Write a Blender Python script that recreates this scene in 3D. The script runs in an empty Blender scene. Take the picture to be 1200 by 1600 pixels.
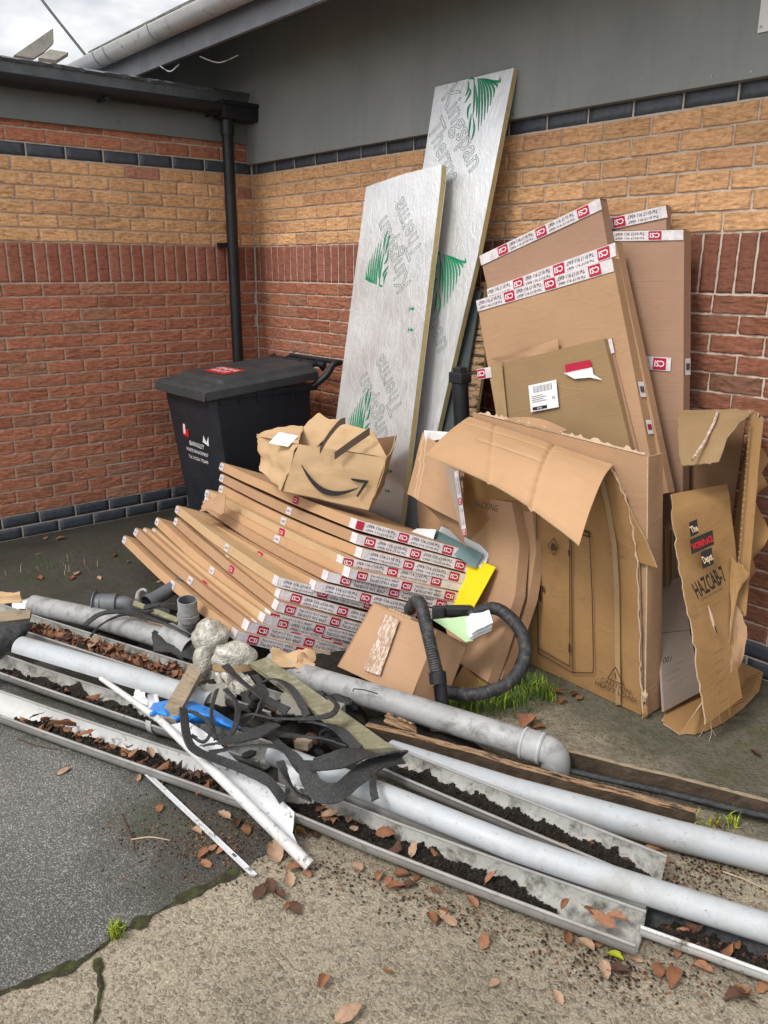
import bpy, bmesh, math, random
import numpy as np
from mathutils import Vector, Matrix
random.seed(7)
S = bpy.context.scene
COL = S.collection
rad = math.radians

# ------------------------------------------------------------------ camera
CP = Vector((5.15, -3.157, 1.629)); PI_, RO_, YA_, FPX = .291, .004, -.870, 1275.0
Fv = Vector((math.sin(YA_)*math.cos(PI_), math.cos(YA_)*math.cos(PI_), -math.sin(PI_)))
_r = Vector((math.cos(YA_), -math.sin(YA_), 0)); _u = _r.cross(Fv)
Rv = _r*math.cos(RO_) + _u*math.sin(RO_); Uv = _u*math.cos(RO_) - _r*math.sin(RO_)
cam = bpy.data.cameras.new('camera'); camo = bpy.data.objects.new('camera', cam); COL.objects.link(camo)
camo.matrix_world = Matrix(((Rv.x, Uv.x, -Fv.x, CP.x), (Rv.y, Uv.y, -Fv.y, CP.y), (Rv.z, Uv.z, -Fv.z, CP.z), (0, 0, 0, 1)))
cam.sensor_fit = 'VERTICAL'; cam.sensor_height = 24; cam.lens = 24*FPX/1600; cam.clip_end = 500; cam.clip_start = .05
S.camera = camo

# ------------------------------------------------------------------ sky, sun, exposure
SUN_EL, SUN_AZ = 50, 182          # azimuth: compass-like, direction the light comes from (deg, from +Y clockwise)
W = bpy.data.worlds.new('World'); S.world = W; W.use_nodes = True
nt = W.node_tree; nt.nodes.clear()
wo = nt.nodes.new('ShaderNodeOutputWorld'); bg = nt.nodes.new('ShaderNodeBackground')
sky = nt.nodes.new('ShaderNodeTexSky'); sky.sky_type = 'NISHITA'; sky.sun_disc = False
sky.sun_elevation = rad(SUN_EL); sky.sun_rotation = rad(SUN_AZ); sky.dust_density = 3.0
tc = nt.nodes.new('ShaderNodeTexCoord'); mp = nt.nodes.new('ShaderNodeMapping'); mp.inputs['Scale'].default_value = (1, 1, 2.2)
mp.inputs['Location'].default_value = (.35, .2, 0)
nz = nt.nodes.new('ShaderNodeTexNoise'); nz.inputs['Scale'].default_value = 3.2; nz.inputs['Detail'].default_value = 7; nz.inputs['Roughness'].default_value = .52
cr = nt.nodes.new('ShaderNodeValToRGB'); cr.color_ramp.elements[0].position = .36; cr.color_ramp.elements[1].position = .58
cc = nt.nodes.new('ShaderNodeValToRGB'); cc.color_ramp.elements[0].position = .4; cc.color_ramp.elements[0].color = (8.9, 9.1, 9.3, 1); cc.color_ramp.elements[1].position = .75; cc.color_ramp.elements[1].color = (12.6, 12.4, 12.1, 1)
mx = nt.nodes.new('ShaderNodeMix'); mx.data_type = 'RGBA'
nt.links.new(tc.outputs['Generated'], mp.inputs[0]); nt.links.new(mp.outputs[0], nz.inputs['Vector'])
nt.links.new(nz.outputs['Fac'], cr.inputs[0]); nt.links.new(nz.outputs['Fac'], cc.inputs[0])
nt.links.new(cr.outputs[0], mx.inputs['Factor']); nt.links.new(sky.outputs[0], mx.inputs['A']); nt.links.new(cc.outputs[0], mx.inputs['B'])
geo = nt.nodes.new('ShaderNodeVectorMath'); geo.operation = 'DOT_PRODUCT'; nt.links.new(tc.outputs['Generated'], geo.inputs[0])
_sv = (math.sin(rad(SUN_AZ))*math.cos(rad(SUN_EL)), math.cos(rad(SUN_AZ))*math.cos(rad(SUN_EL)), math.sin(rad(SUN_EL))); geo.inputs[1].default_value = _sv
gr = nt.nodes.new('ShaderNodeMapRange'); gr.inputs['From Min'].default_value = .15; gr.inputs['From Max'].default_value = .9; gr.inputs['To Min'].default_value = .66; gr.inputs['To Max'].default_value = 1.40; nt.links.new(geo.outputs['Value'], gr.inputs['Value'])
gm = nt.nodes.new('ShaderNodeVectorMath'); gm.operation = 'SCALE'; nt.links.new(mx.outputs['Result'], gm.inputs[0]); nt.links.new(gr.outputs[0], gm.inputs['Scale']); nt.links.new(gm.outputs[0], bg.inputs[0]); bg.inputs[1].default_value = .10
nt.links.new(bg.outputs[0], wo.inputs[0])
sl = bpy.data.lights.new('sun', 'SUN'); sl.energy = 1.3; sl.angle = rad(14); sl.color = (1, .97, .93)
so = bpy.data.objects.new('sun', sl); COL.objects.link(so)
_sd = Vector((math.sin(rad(SUN_AZ))*math.cos(rad(SUN_EL)), math.cos(rad(SUN_AZ))*math.cos(rad(SUN_EL)), math.sin(rad(SUN_EL))))
so.rotation_euler = (-_sd).to_track_quat('-Z', 'Y').to_euler(); so.location = (0, 0, 10)
S.view_settings.view_transform = 'Standard'; S.view_settings.look = 'None'; S.view_settings.gamma = 1
S.view_settings.exposure = 0.66
S.cycles.max_bounces = 6

# ------------------------------------------------------------------ point helpers (a pixel of the 1200x1600 photo -> a place in the yard)
def ray(x, y): return Fv + Rv*((x-600)/FPX) - Uv*((y-800)/FPX)
def G(x, y, z=0.0): d = ray(x, y); return CP + d*((z-CP.z)/d.z)
def WY(x, y, v=0.0): d = ray(x, y); return CP + d*((v-CP.y)/d.y)
def WX(x, y, v=0.0): d = ray(x, y); return CP + d*((v-CP.x)/d.x)
def DP(x, y, t): return CP + ray(x, y)*t
def plane3(a, b, c): n = (b-a).cross(c-a).normalized(); return (a, n)
def lean(yt, yf, zt=1.7, yaw=0.0, x0=2.8):
    a = Vector((x0, yf, 0)); b = Vector((x0, yt, zt)); c = a + Vector((math.cos(yaw), math.sin(yaw), 0)); return plane3(a, b, c)
def PL(x, y, pl): d = ray(x, y); return CP + d*((pl[0]-CP).dot(pl[1])/d.dot(pl[1]))
def away(pl): return pl[1] if pl[1].dot(Fv) > 0 else -pl[1]

# ------------------------------------------------------------------ numpy noise
def _h(ix, iy, s):
    n = (ix.astype(np.int64)*374761393 + iy.astype(np.int64)*668265263 + s*1442695041) & 0x7fffffff
    n = ((n ^ (n >> 13))*1274126177) & 0x7fffffff
    return ((n ^ (n >> 16)) & 0xffff)/65535.0
def vnoise(x, y, s=0):
    x = np.asarray(x, float); y = np.asarray(y, float)
    ix = np.floor(x); iy = np.floor(y); fx = x-ix; fy = y-iy; fx = fx*fx*(3-2*fx); fy = fy*fy*(3-2*fy)
    a = _h(ix, iy, s); b = _h(ix+1, iy, s); c = _h(ix, iy+1, s); d = _h(ix+1, iy+1, s)
    return (a*(1-fx)+b*fx)*(1-fy) + (c*(1-fx)+d*fx)*fy
def fbm(x, y, s=0, o=3):
    r = 0; a = .5; t = 0
    for k in range(o): r = r + a*vnoise(np.asarray(x)*2**k, np.asarray(y)*2**k, s+k*17); t += a; a *= .5
    return r/t

# ------------------------------------------------------------------ materials
MATS = {}
class NB:
    def __init__(s, name):
        s.m = bpy.data.materials.new(name); s.m.use_nodes = True; s.t = s.m.node_tree; s.b = s.t.nodes['Principled BSDF']; MATS[name] = s.m
        s.tc = s.n('TexCoord')
    def n(s, k, **kw):
        nd = s.t.nodes.new('ShaderNode'+k)
        for a, v in kw.items():
            if hasattr(nd, a): setattr(nd, a, v)
            else: nd.inputs[a].default_value = v
        return nd
    def l(s, a, b): s.t.links.new(a, b)
    def co(s, kind='Object', scale=(1, 1, 1), rot=(0, 0, 0)):
        m = s.n('Mapping'); m.inputs['Scale'].default_value = scale; m.inputs['Rotation'].default_value = rot
        s.l(s.tc.outputs[kind], m.inputs[0]); return m.outputs[0]
    def noise(s, vec, scale, detail=4, rough=.55, dist=0):
        nd = s.n('TexNoise'); nd.inputs['Scale'].default_value = scale; nd.inputs['Detail'].default_value = detail
        nd.inputs['Roughness'].default_value = rough; nd.inputs['Distortion'].default_value = dist; s.l(vec, nd.inputs['Vector']); return nd.outputs['Fac']
    def vor(s, vec, scale, feat='F1', out='Distance'):
        nd = s.n('TexVoronoi'); nd.feature = feat; nd.inputs['Scale'].default_value = scale; s.l(vec, nd.inputs['Vector']); return nd.outputs[out]
    def ramp(s, fac, stops, interp='LINEAR'):
        r = s.n('ValToRGB'); e = r.color_ramp.elements; r.color_ramp.interpolation = interp
        while len(e) < len(stops): e.new(.5)
        for i, (p, c) in enumerate(stops):
            e[i].position = p; e[i].color = (c, c, c, 1) if isinstance(c, (int, float)) else (*c, 1)
        s.l(fac, r.inputs[0]); return r.outputs[0]
    def mix(s, fac, a, b, mode='MIX'):
        m = s.n('Mix'); m.data_type = 'RGBA'; m.blend_type = mode
        for v, k in ((fac, 'Factor'), (a, 'A'), (b, 'B')):
            if isinstance(v, (int, float)): m.inputs[k].default_value = v if k == 'Factor' else (v, v, v, 1)
            elif isinstance(v, tuple): m.inputs[k].default_value = (*v, 1)
            else: s.l(v, m.inputs[k])
        return m.outputs['Result']
    def math(s, op, a, b=None):
        m = s.n('Math'); m.operation = op
        for i, v in enumerate((a, b)):
            if v is None: continue
            if isinstance(v, (int, float)): m.inputs[i].default_value = v
            else: s.l(v, m.inputs[i])
        return m.outputs[0]
    def bump(s, h, dist=.002, strength=1.0, prev=None):
        b = s.n('Bump'); b.inputs['Distance'].default_value = dist; b.inputs['Strength'].default_value = strength; s.l(h, b.inputs['Height'])
        if prev is not None: s.l(prev, b.inputs['Normal'])
        return b.outputs[0]
    def out(s, col, rough=.8, nrm=None, metal=0, spec=.5):
        for v, k in ((col, 'Base Color'), (rough, 'Roughness'), (metal, 'Metallic'), (spec, 'Specular IOR Level')):
            if isinstance(v, (int, float)): s.b.inputs[k].default_value = v
            elif isinstance(v, tuple): s.b.inputs[k].default_value = (*v, 1)
            else: s.l(v, s.b.inputs[k])
        if nrm is not None: s.l(nrm, s.b.inputs['Normal'])
        return s.m

def dirty(name, c1, c2, c3=None, scale=6, rough=.6, fine=60, bumpd=.001, spec=.4, dirt=(.58, .72), kind='Object', sc=(1, 1, 1), metal=0):
    b = NB(name); v = b.co(kind, sc)
    base = b.mix(b.ramp(b.noise(v, scale, 5, .6), [(.3, 0), (.7, 1)]), c1, c2)
    if c3: base = b.mix(b.ramp(b.noise(v, scale*2.3, 8, .7, .4), [(dirt[0], 0), (dirt[1], 1)]), base, c3)
    r = b.ramp(b.noise(v, scale*3, 4), [(.3, max(0, rough-.12)), (.7, min(1, rough+.12))])
    return b.out(base, r, b.bump(b.noise(v, fine, 5, .6), bumpd), metal, spec)

# brick: each brick has a tone attribute; the right wall's also holds painted shade
b = NB('brick'); at = b.n('Attribute'); at.attribute_name = 'tone'; v = b.co('Object')
n1 = b.noise(v, 45, 6, .7); c = b.mix(1.0, at.outputs['Color'], b.ramp(n1, [(.3, .70), (.5, 1.0), (.75, 1.2)]), 'MULTIPLY'); c = b.mix(1.0, c, b.ramp(b.noise(b.co('Object', (18, 18, 105)), 1.0, 4, .6, 1.0), [(.34, .62), (.5, 1.0), (.7, 1.15)]), 'MULTIPLY')
c = b.mix(b.ramp(b.noise(v, 2.2, 6, .65), [(.55, 0), (.75, .35)]), c, (.16, .12, .09))
b.out(c, .85, b.bump(b.noise(v, 160, 5, .7), .0012), 0, .25)
b = NB('blue_brick'); v = b.co('Object'); at = b.n('Attribute'); at.attribute_name = 'tone'
c = b.mix(1.0, at.outputs['Color'], b.ramp(b.noise(v, 30, 6, .7), [(.3, .7), (.7, 1.3)]), 'MULTIPLY')
b.out(c, b.ramp(b.noise(v, 14, 4), [(.3, .38), (.7, .62)]), b.bump(b.noise(v, 60, 4, .6), .0008), 0, .45)
b = NB('mortar'); v = b.co('Object')
c = b.mix(b.ramp(b.noise(v, 5, 5, .6), [(.3, 0), (.7, 1)]), (.56, .48, .40), (.44, .37, .30))
c = b.mix(b.ramp(b.noise(v, 60, 4, .7), [(.5, 0), (.75, .4)]), c, (.24, .20, .16))
b.out(c, .95, b.bump(b.noise(v, 120, 4, .7), .003), 0, .2)
# painted boards of the eaves
b = NB('grey_panel'); v = b.co('Object')
c = b.mix(b.ramp(b.noise(v, 1.1, 5, .6, .6), [(.35, 0), (.65, 1)]), (.20, .21, .203), (.255, .26, .247))
c = b.mix(b.ramp(b.noise(b.co('Object', (6, 6, .8)), 2.4, 6, .65), [(.5, 0), (.8, .4)]), c, (.15, .156, .155))
c = b.mix(b.ramp(b.noise(v, 70, 2), [(.74, 0), (.78, .6)]), c, (.04, .04, .04))
b.out(c, .62, b.bump(b.noise(v, 9, 4), .002), 0, .3)
dirty('grey_fascia', (.135, .150, .148), (.165, .178, .172), (.10, .11, .11), 2, .6, 50, .001)
dirty('roof_edge', (.10, .105, .11), (.17, .175, .18), (.05, .055, .06), 9, .6, 60, .002)
dirty('fascia_paint', (.12, .13, .15), (.17, .18, .20), (.07, .07, .075), 7, .55, 50, .001)
dirty('soffit_paint', (.075, .085, .10), (.10, .112, .128), (.06, .065, .075), 3, .6, 50, .001)
dirty('old_gutter', (.30, .31, .32), (.42, .42, .42), (.12, .12, .11), 5, .6, 60, .001)
dirty('tile', (.12, .115, .10), (.24, .235, .21), (.06, .07, .03), 18, .9, 60, .006)
dirty('black_plastic', (.010, .011, .013), (.016, .017, .020), (.035, .035, .035), 6, .45, 90, .0006, .4, (.62, .8))
dirty('bin_plastic', (.011, .014, .019), (.018, .021, .028), (.05, .05, .05), 4, .5, 240, .0008, .35, (.64, .85))
dirty('bin_lid_plastic', (.025, .029, .031), (.040, .044, .046), (.07, .072, .07), 8, .5, 240, .0008, .4, (.55, .8))
dirty('steel', (.3, .3, .3), (.2, .2, .2), (.1, .06, .04), 8, .4, 90, .0004, .5, (.6, .8), metal=.8)
# ground
b = NB('exposed_aggregate'); v = b.co('Object')
vd = b.n('Mapping'); 
nsv = b.n('TexNoise'); nsv.inputs['Scale'].default_value = 55; nsv.inputs['Detail'].default_value = 4; b.l(v, nsv.inputs['Vector'])
vv = b.n('Vector' + 'Math'); vv.operation = 'MULTIPLY_ADD'; b.l(nsv.outputs['Color'], vv.inputs[0]); vv.inputs[1].default_value = (.020, .020, .020); b.l(v, vv.inputs[2])
vo = b.n('TexVoronoi'); vo.inputs['Scale'].default_value = 62; b.l(vv.outputs[0], vo.inputs['Vector'])
vo2 = b.n('TexVoronoi'); vo2.inputs['Scale'].default_value = 190; b.l(vv.outputs[0], vo2.inputs['Vector'])
sep = b.n('SeparateColor'); b.l(vo.outputs['Color'], sep.inputs[0])
st = b.ramp(sep.outputs[0], [(0, (.22, .175, .12)), (.25, (.36, .29, .20)), (.5, (.44, .37, .26)), (.7, (.27, .24, .19)), (.85, (.56, .49, .36)), (1, (.36, .28, .19))])
mort = b.mix(b.noise(v, 220, 3, .7), (.24, .19, .13), (.66, .575, .42))
vde = b.n('TexVoronoi'); vde.feature = 'DISTANCE_TO_EDGE'; vde.inputs['Scale'].default_value = 62; b.l(vv.outputs[0], vde.inputs['Vector'])
edge = b.ramp(b.math('SUBTRACT', vde.outputs['Distance'], b.math('MULTIPLY', b.noise(v, 45, 4, .7), .16)), [(-.03, 1), (.05, 0)])
gate = b.ramp(sep.outputs[1], [(.62, 0), (.72, 1)])
fm = b.math('MAXIMUM', edge, gate)
rnd = b.ramp(vo.outputs['Distance'], [(.44, 0), (.62, 1)]); fm = b.math('MAXIMUM', fm, rnd)
vs2 = b.n('TexVoronoi'); vs2.inputs['Scale'].default_value = 125; b.l(vv.outputs[0], vs2.inputs['Vector']); sp2 = b.n('SeparateColor'); b.l(vs2.outputs['Color'], sp2.inputs[0])
st2 = b.ramp(sp2.outputs[0], [(0, (.24, .19, .13)), (.4, (.42, .35, .245)), (.7, (.30, .265, .21)), (1, (.56, .48, .35))])
m2 = b.math('MAXIMUM', b.ramp(vs2.outputs['Distance'], [(.36, 0), (.60, 1)]), b.ramp(sp2.outputs[1], [(.66, 0), (.74, 1)]))
mort = b.mix(m2, st2, mort); st = b.mix(b.math('MULTIPLY', b.noise(v, 240, 4, .7), .55), st, (.20, .16, .11))
c = b.mix(fm, st, mort)
c = b.mix(b.ramp(vo2.outputs['Distance'], [(.0, .45), (.25, 0)]), c, (.09, .07, .045)); c = b.mix(1.0, c, b.ramp(b.noise(v, 150, 4, .8), [(.34, .50), (.5, .98), (.66, 1.45)]), 'MULTIPLY')
c = b.mix(1.0, c, b.ramp(b.noise(v, 1.6, 6, .65), [(.3, .42), (.5, .60), (.72, .74)]), 'MULTIPLY')
# the old wet, mossy band under and behind the heap (by place on the ground)
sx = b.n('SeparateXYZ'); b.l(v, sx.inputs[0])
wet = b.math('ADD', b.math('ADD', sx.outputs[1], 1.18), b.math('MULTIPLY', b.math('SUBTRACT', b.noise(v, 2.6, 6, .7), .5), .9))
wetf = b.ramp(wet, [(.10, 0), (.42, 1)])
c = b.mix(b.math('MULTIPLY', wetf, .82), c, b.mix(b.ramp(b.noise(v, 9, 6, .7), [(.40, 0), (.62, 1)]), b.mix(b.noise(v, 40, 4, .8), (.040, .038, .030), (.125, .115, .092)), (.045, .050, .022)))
specks = b.ramp(b.vor(v, 48, 'F1'), [(.0, 1), (.14, 0)])
c = b.mix(b.math('MULTIPLY', specks, b.ramp(b.noise(v, 6, 2), [(.5, 0), (.6, .8)])), c, (.36, .34, .28))
dk = b.ramp(b.noise(v, 7.5, 8, .75), [(.60, 0), (.70, .75)]); c = b.mix(dk, c, (.05, .04, .028))
hh = b.math('ADD', b.math('MULTIPLY', b.ramp(vde.outputs['Distance'], [(0, 0), (.25, 1)]), b.math('SUBTRACT', 1.0, gate)), b.math('MULTIPLY', b.noise(v, 260, 3, .7), .6))
b.out(c, b.ramp(b.noise(v, 3, 4), [(.3, .72), (.7, .92)]), b.bump(b.noise(v, 5, 3), .004, .5, b.bump(hh, .0024)), 0, .3)
b = NB('tarmac'); v = b.co('Object')
vo = b.n('TexVoronoi'); vo.inputs['Scale'].default_value = 190; b.l(v, vo.inputs['Vector']); sep = b.n('SeparateColor'); b.l(vo.outputs['Color'], sep.inputs[0])
c = b.ramp(sep.outputs[0], [(0, (.115, .110, .102)), (.45, (.195, .187, .174)), (.72, (.26, .25, .232)), (.86, (.29, .28, .255)), (1, (.42, .405, .365))])
c = b.mix(b.ramp(vo.outputs['Distance'], [(.3, 0), (.6, .9)]), c, (.085, .080, .073))
c = b.mix(1.0, c, b.ramp(b.noise(v, 1.4, 6, .6), [(.3, .72), (.6, 1.1)]), 'MULTIPLY')
sx = b.n('SeparateXYZ'); b.l(v, sx.inputs[0])
# distance from the heap towards the back: dirt and moss
wet = b.math('ADD', b.math('SUBTRACT', sx.outputs[1], b.math('MULTIPLY', sx.outputs[0], .36)), b.math('MULTIPLY', b.noise(v, 3, 6, .7), .7))
wf = b.ramp(wet, [(-.02 + 0, 0), (.3, 1)])
wet2 = b.math('ADD', wet, 3.05); wf = b.ramp(wet2, [(.12, 0), (.45, 1)])
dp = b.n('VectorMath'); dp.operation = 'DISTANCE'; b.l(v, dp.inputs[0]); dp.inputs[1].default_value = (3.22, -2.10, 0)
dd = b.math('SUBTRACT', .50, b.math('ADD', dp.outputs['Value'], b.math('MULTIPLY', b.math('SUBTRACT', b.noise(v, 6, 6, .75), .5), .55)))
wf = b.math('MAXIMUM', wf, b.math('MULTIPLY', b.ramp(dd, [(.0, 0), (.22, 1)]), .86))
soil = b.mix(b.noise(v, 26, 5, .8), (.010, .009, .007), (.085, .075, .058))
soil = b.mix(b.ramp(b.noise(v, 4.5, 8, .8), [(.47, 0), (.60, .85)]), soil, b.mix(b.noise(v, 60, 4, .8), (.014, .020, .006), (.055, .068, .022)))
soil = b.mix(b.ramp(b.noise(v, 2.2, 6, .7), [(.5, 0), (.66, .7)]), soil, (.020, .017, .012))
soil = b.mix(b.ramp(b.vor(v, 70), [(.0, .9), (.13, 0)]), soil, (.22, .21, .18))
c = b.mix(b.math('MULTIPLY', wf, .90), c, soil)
b.out(c, b.ramp(b.noise(v, 5, 5), [(.3, .6), (.7, .9)]), b.bump(b.noise(v, 14, 8, .75), .014, .8, b.bump(vo.outputs['Distance'], .003)), 0, .35)
b = NB('moss'); v = b.co('Object')
c = b.mix(b.ramp(b.noise(v, 60, 5, .7), [(.3, 0), (.7, 1)]), (.030, .038, .012), (.085, .095, .030)); c = b.mix(b.ramp(b.noise(v, 22, 6, .75), [(.42, 0), (.56, 1)]), c, (.040, .033, .022))
b.out(c, .95, b.bump(b.noise(v, 140, 4, .8), .006), 0, .2)
dirty('soil', (.010, .008, .006), (.030, .024, .018), (.055, .040, .028), 40, .9, 130, .006, .25)
# cardboard: UV is metres along the sheet
def cardboard(name, c1, c2, dirt=(.20, .12, .06), amt=.3, flute=1.0, period=150.0, rough=.78):
    b = NB(name); v = b.co('UV'); vo = b.co('Object')
    c = b.mix(b.ramp(b.noise(vo, 3.0, 5, .6), [(.3, 0), (.7, 1)]), c1, c2)
    st = b.noise(b.co('UV', (.6, 40, 1)), 3.5, 2, .5); c = b.mix(1.0, c, b.ramp(st, [(.25, .96), (.75, 1.03)]), 'MULTIPLY')
    c = b.mix(b.ramp(b.noise(vo, 9, 7, .7), [(.56, 0), (.78, amt)]), c, dirt)
    c = b.mix(b.ramp(b.noise(vo, 140, 3, .7), [(.55, 0), (.8, .18)]), c, dirt)
    w = b.n('TexWave'); w.wave_type = 'BANDS'; w.bands_direction = 'Y'; w.inputs['Scale'].default_value = period/6.283; w.inputs['Distortion'].default_value = .15; b.l(v, w.inputs['Vector'])
    n = b.bump(w.outputs['Fac'], .00012*flute)
    cr = b.noise(b.co('UV', (.8, 3, 1)), 2.2, 2, .5, .5); n = b.bump(b.ramp(cr, [(.475, 0), (.5, 1), (.525, 0)]), .0010, .5, n)
    n = b.bump(b.noise(vo, 6, 3, .5), .008, .5, n)
    return b.out(c, rough, n, 0, .22)
cardboard('card_tan', (.40, .245, .140), (.35, .21, .118))
cardboard('card_orange', (.48, .295, .160), (.425, .255, .135))
cardboard('card_pink', (.345, .210, .140), (.30, .182, .118), amt=.2)
cardboard('card_olive', (.29, .190, .095), (.245, .158, .078), amt=.2)
cardboard('card_pale', (.50, .34, .19), (.44, .29, .155))
cardboard('card_golden', (.33, .190, .080), (.26, .145, .055), (.12, .07, .03), .5)
cardboard('card_inner', (.26, .15, .075), (.20, .115, .06), amt=.3, flute=2.5)
cardboard('card_grey', (.33, .27, .22), (.28, .225, .185), amt=.2)
dirty('torn_card', (.50, .37, .25), (.40, .28, .17), (.62, .52, .40), 30, .9, 160, .003)
# printing
def flat(name, c, rough=.5, spec=.3, metal=0): b = NB(name); v = b.co('Object'); return b.out(b.mix(b.noise(v, 40, 4, .7), c, tuple(x*.82 for x in c)), rough, None, metal, spec)
flat('ink_black', (.018, .016, .015)); flat('ink_brown', (.06, .035, .02)); flat('ink_red', (.42, .012, .045)); flat('ink_scarlet', (.55, .02, .02)); flat('ink_grey', (.10, .085, .10)); flat('ink_green', (.012, .24, .11)); flat('ink_dark_green', (.05, .20, .13))
flat('print_white', (.78, .77, .76)); flat('ink_faded', (.20, .115, .05)); flat('ink_cream', (.62, .45, .28))
b = NB('tape_white'); v = b.co('Object'); c = b.mix(b.ramp(b.noise(v, 22, 6, .7), [(.35, 0), (.7, 1)]), (.66, .62, .62), (.46, .42, .42)); c = b.mix(b.ramp(b.noise(v, 11, 7, .75), [(.60, 0), (.72, .6)]), c, (.20, .17, .16)); b.out(c, .42, b.bump(b.noise(v, 45, 4, .6), .003), 0, .5)
b = NB('clear_tape'); v = b.co('Object'); c = b.mix(b.ramp(b.noise(b.co('UV', (2.2, .7, 1)), 38, 5, .65, 1.2), [(.46, 0), (.64, 1)]), (.40, .255, .155), (.74, .64, .56)); b.out(c, .25, b.bump(b.noise(v, 38, 5, .7, 1.5), .010), 0, .6)
b = NB('parcel_tape'); v = b.co('Object'); b.out(b.mix(b.noise(v, 8, 3), (.36, .24, .12), (.28, .18, .09)), .3, b.bump(b.noise(v, 30, 3), .003), 0, .5)
# foil faced boards
b = NB('foil'); v = b.co('Object')
w1 = b.noise(b.co('Object', (1, 1, .35)), 26, 6, .6, 1.2); rdg = b.ramp(w1, [(.40, 0), (.5, 1), (.60, 0)])
c = b.mix(b.ramp(b.noise(v, 2.4, 5), [(.3, 0), (.7, 1)]), (.74, .745, .74), (.60, .60, .59))
b.out(c, b.ramp(b.noise(v, 4, 4), [(.3, .36), (.7, .55)]), b.bump(rdg, .0009, .6, b.bump(b.noise(v, 6, 3), .007, .5)), .70, .5)
b = NB('foil_dark'); v = b.co('Object'); b.out(b.mix(b.noise(v, 3, 3), (.30, .32, .31), (.16, .17, .17)), .35, b.bump(b.noise(v, 26, 4), .003), .6, .5)
dirty('foam_yellow', (.62, .50, .22), (.52, .40, .17), (.36, .28, .14), 14, .9, 150, .003)
# plastics, wood, rubber, others
b = NB('pvc_pale'); v = b.co('Object')
c = b.mix(b.ramp(b.noise(v, 2.5, 5), [(.3, 0), (.7, 1)]), (.37, .395, .41), (.44, .455, .465)); c = b.mix(b.ramp(b.noise(b.co('Object', (1, 1, 1)), 5, 9, .75), [(.46, 0), (.68, .8)]), c, (.27, .26, .235)); c = b.mix(b.ramp(b.noise(v, 34, 6, .75), [(.60, 0), (.68, .7)]), c, (.16, .15, .13))
c = b.mix(b.ramp(b.noise(v, 120, 3), [(.70, 0), (.74, .7)]), c, (.06, .05, .04))
b.out(c, b.ramp(b.noise(v, 7, 5), [(.3, .42), (.7, .62)]), b.bump(b.noise(v, 30, 4), .0006), 0, .4)
dirty('pvc_grey', (.26, .26, .255), (.37, .365, .355), (.15, .145, .13), 6, .5, 60, .0012, .4, (.48, .68))
dirty('pvc_dark', (.085, .09, .10), (.13, .135, .145), (.05, .05, .048), 9, .45, 60, .001, .5)
dirty('gutter_inside', (.38, .38, .35), (.26, .25, .215), (.09, .08, .06), 7, .6, 70, .002, .35, (.46, .64))
dirty('gutter_white', (.56, .56, .545), (.46, .455, .43), (.12, .10, .08), 8, .5, 70, .001, .4, (.56, .68))
dirty('gutter_lip', (.22, .21, .195), (.31, .30, .285), (.10, .09, .075), 10, .55, 80, .001, .4)
dirty('white_pvc', (.66, .67, .68), (.58, .58, .58), (.07, .06, .05), 12, .4, 60, .0005, .5, (.56, .64))
dirty('rubber', (.012, .012, .012), (.030, .030, .029), (.085, .082, .076), 90, .7, 220, .0030, .45, (.50, .76))
dirty('dark_wood', (.045, .032, .022), (.10, .07, .045), (.02, .016, .012), 14, .9, 90, .004, .2)
dirty('felt', (.030, .031, .033), (.075, .076, .078), (.09, .09, .09), 60, .9, 300, .003, .2)
dirty('hose', (.018, .018, .019), (.032, .032, .033), (.10, .096, .088), 14, .55, 80, .0005, .4, (.48, .72))
b = NB('rotten_wood'); v = b.co('UV', (7, 120, 1)); o_ = b.co('Object')
c = b.mix(b.ramp(b.noise(v, 2.2, 7, .7, .6), [(.35, 0), (.65, 1)]), (.20, .115, .06), (.50, .33, .19)); c = b.mix(b.ramp(b.noise(b.co('UV', (5, 30, 1)), 1.6, 6, .7), [(.50, 0), (.58, 1)]), c, (.035, .026, .018))
b.out(c, .9, b.bump(b.noise(v, 3, 6, .7), .006), 0, .2)
b = NB('old_plank'); v = b.co('UV', (2, 34, 1)); o_ = b.co('Object')
c = b.mix(b.ramp(b.noise(v, 2, 7, .7, .3), [(.3, 0), (.7, 1)]), (.22, .165, .105), (.34, .275, .19)); c = b.mix(b.ramp(b.noise(o_, 14, 6, .7), [(.50, 0), (.72, .6)]), c, (.07, .055, .04))
b.out(c, .85, b.bump(b.noise(v, 3, 5, .7), .0025), 0, .25)
b = NB('mossy_plank'); v = b.co('UV', (2, 26, 1)); o_ = b.co('Object')
c = b.mix(b.ramp(b.noise(v, 2, 6, .7), [(.3, 0), (.7, 1)]), (.165, .150, .085), (.25, .225, .145)); c = b.mix(b.ramp(b.noise(o_, 24, 8, .8), [(.48, 0), (.62, .6)]), c, (.34, .33, .24)); c = b.mix(b.ramp(b.noise(o_, 9, 6, .7), [(.56, 0), (.7, .8)]), c, (.10, .11, .035))
b.out(c, .85, b.bump(b.noise(v, 3, 5, .7), .002), 0, .25)
dirty('yellow_sheet', (.80, .62, .005), (.76, .57, .004), (.60, .44, .01), 7, .45, 30, .0005)
dirty('teal_sheet', (.095, .165, .165), (.115, .19, .19), None, 6, .5, 60, .0005)
dirty('slate_sheet', (.045, .058, .056), (.06, .075, .072), None, 6, .5, 60, .0005)
dirty('white_sheet', (.70, .72, .73), (.62, .65, .66), None, 6, .5, 60, .0005)
dirty('green_paper', (.47, .66, .38), (.44, .62, .35), None, 6, .7, 60, .0005)
dirty('paper', (.76, .76, .77), (.70, .70, .71), None, 6, .7, 60, .001)
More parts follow.
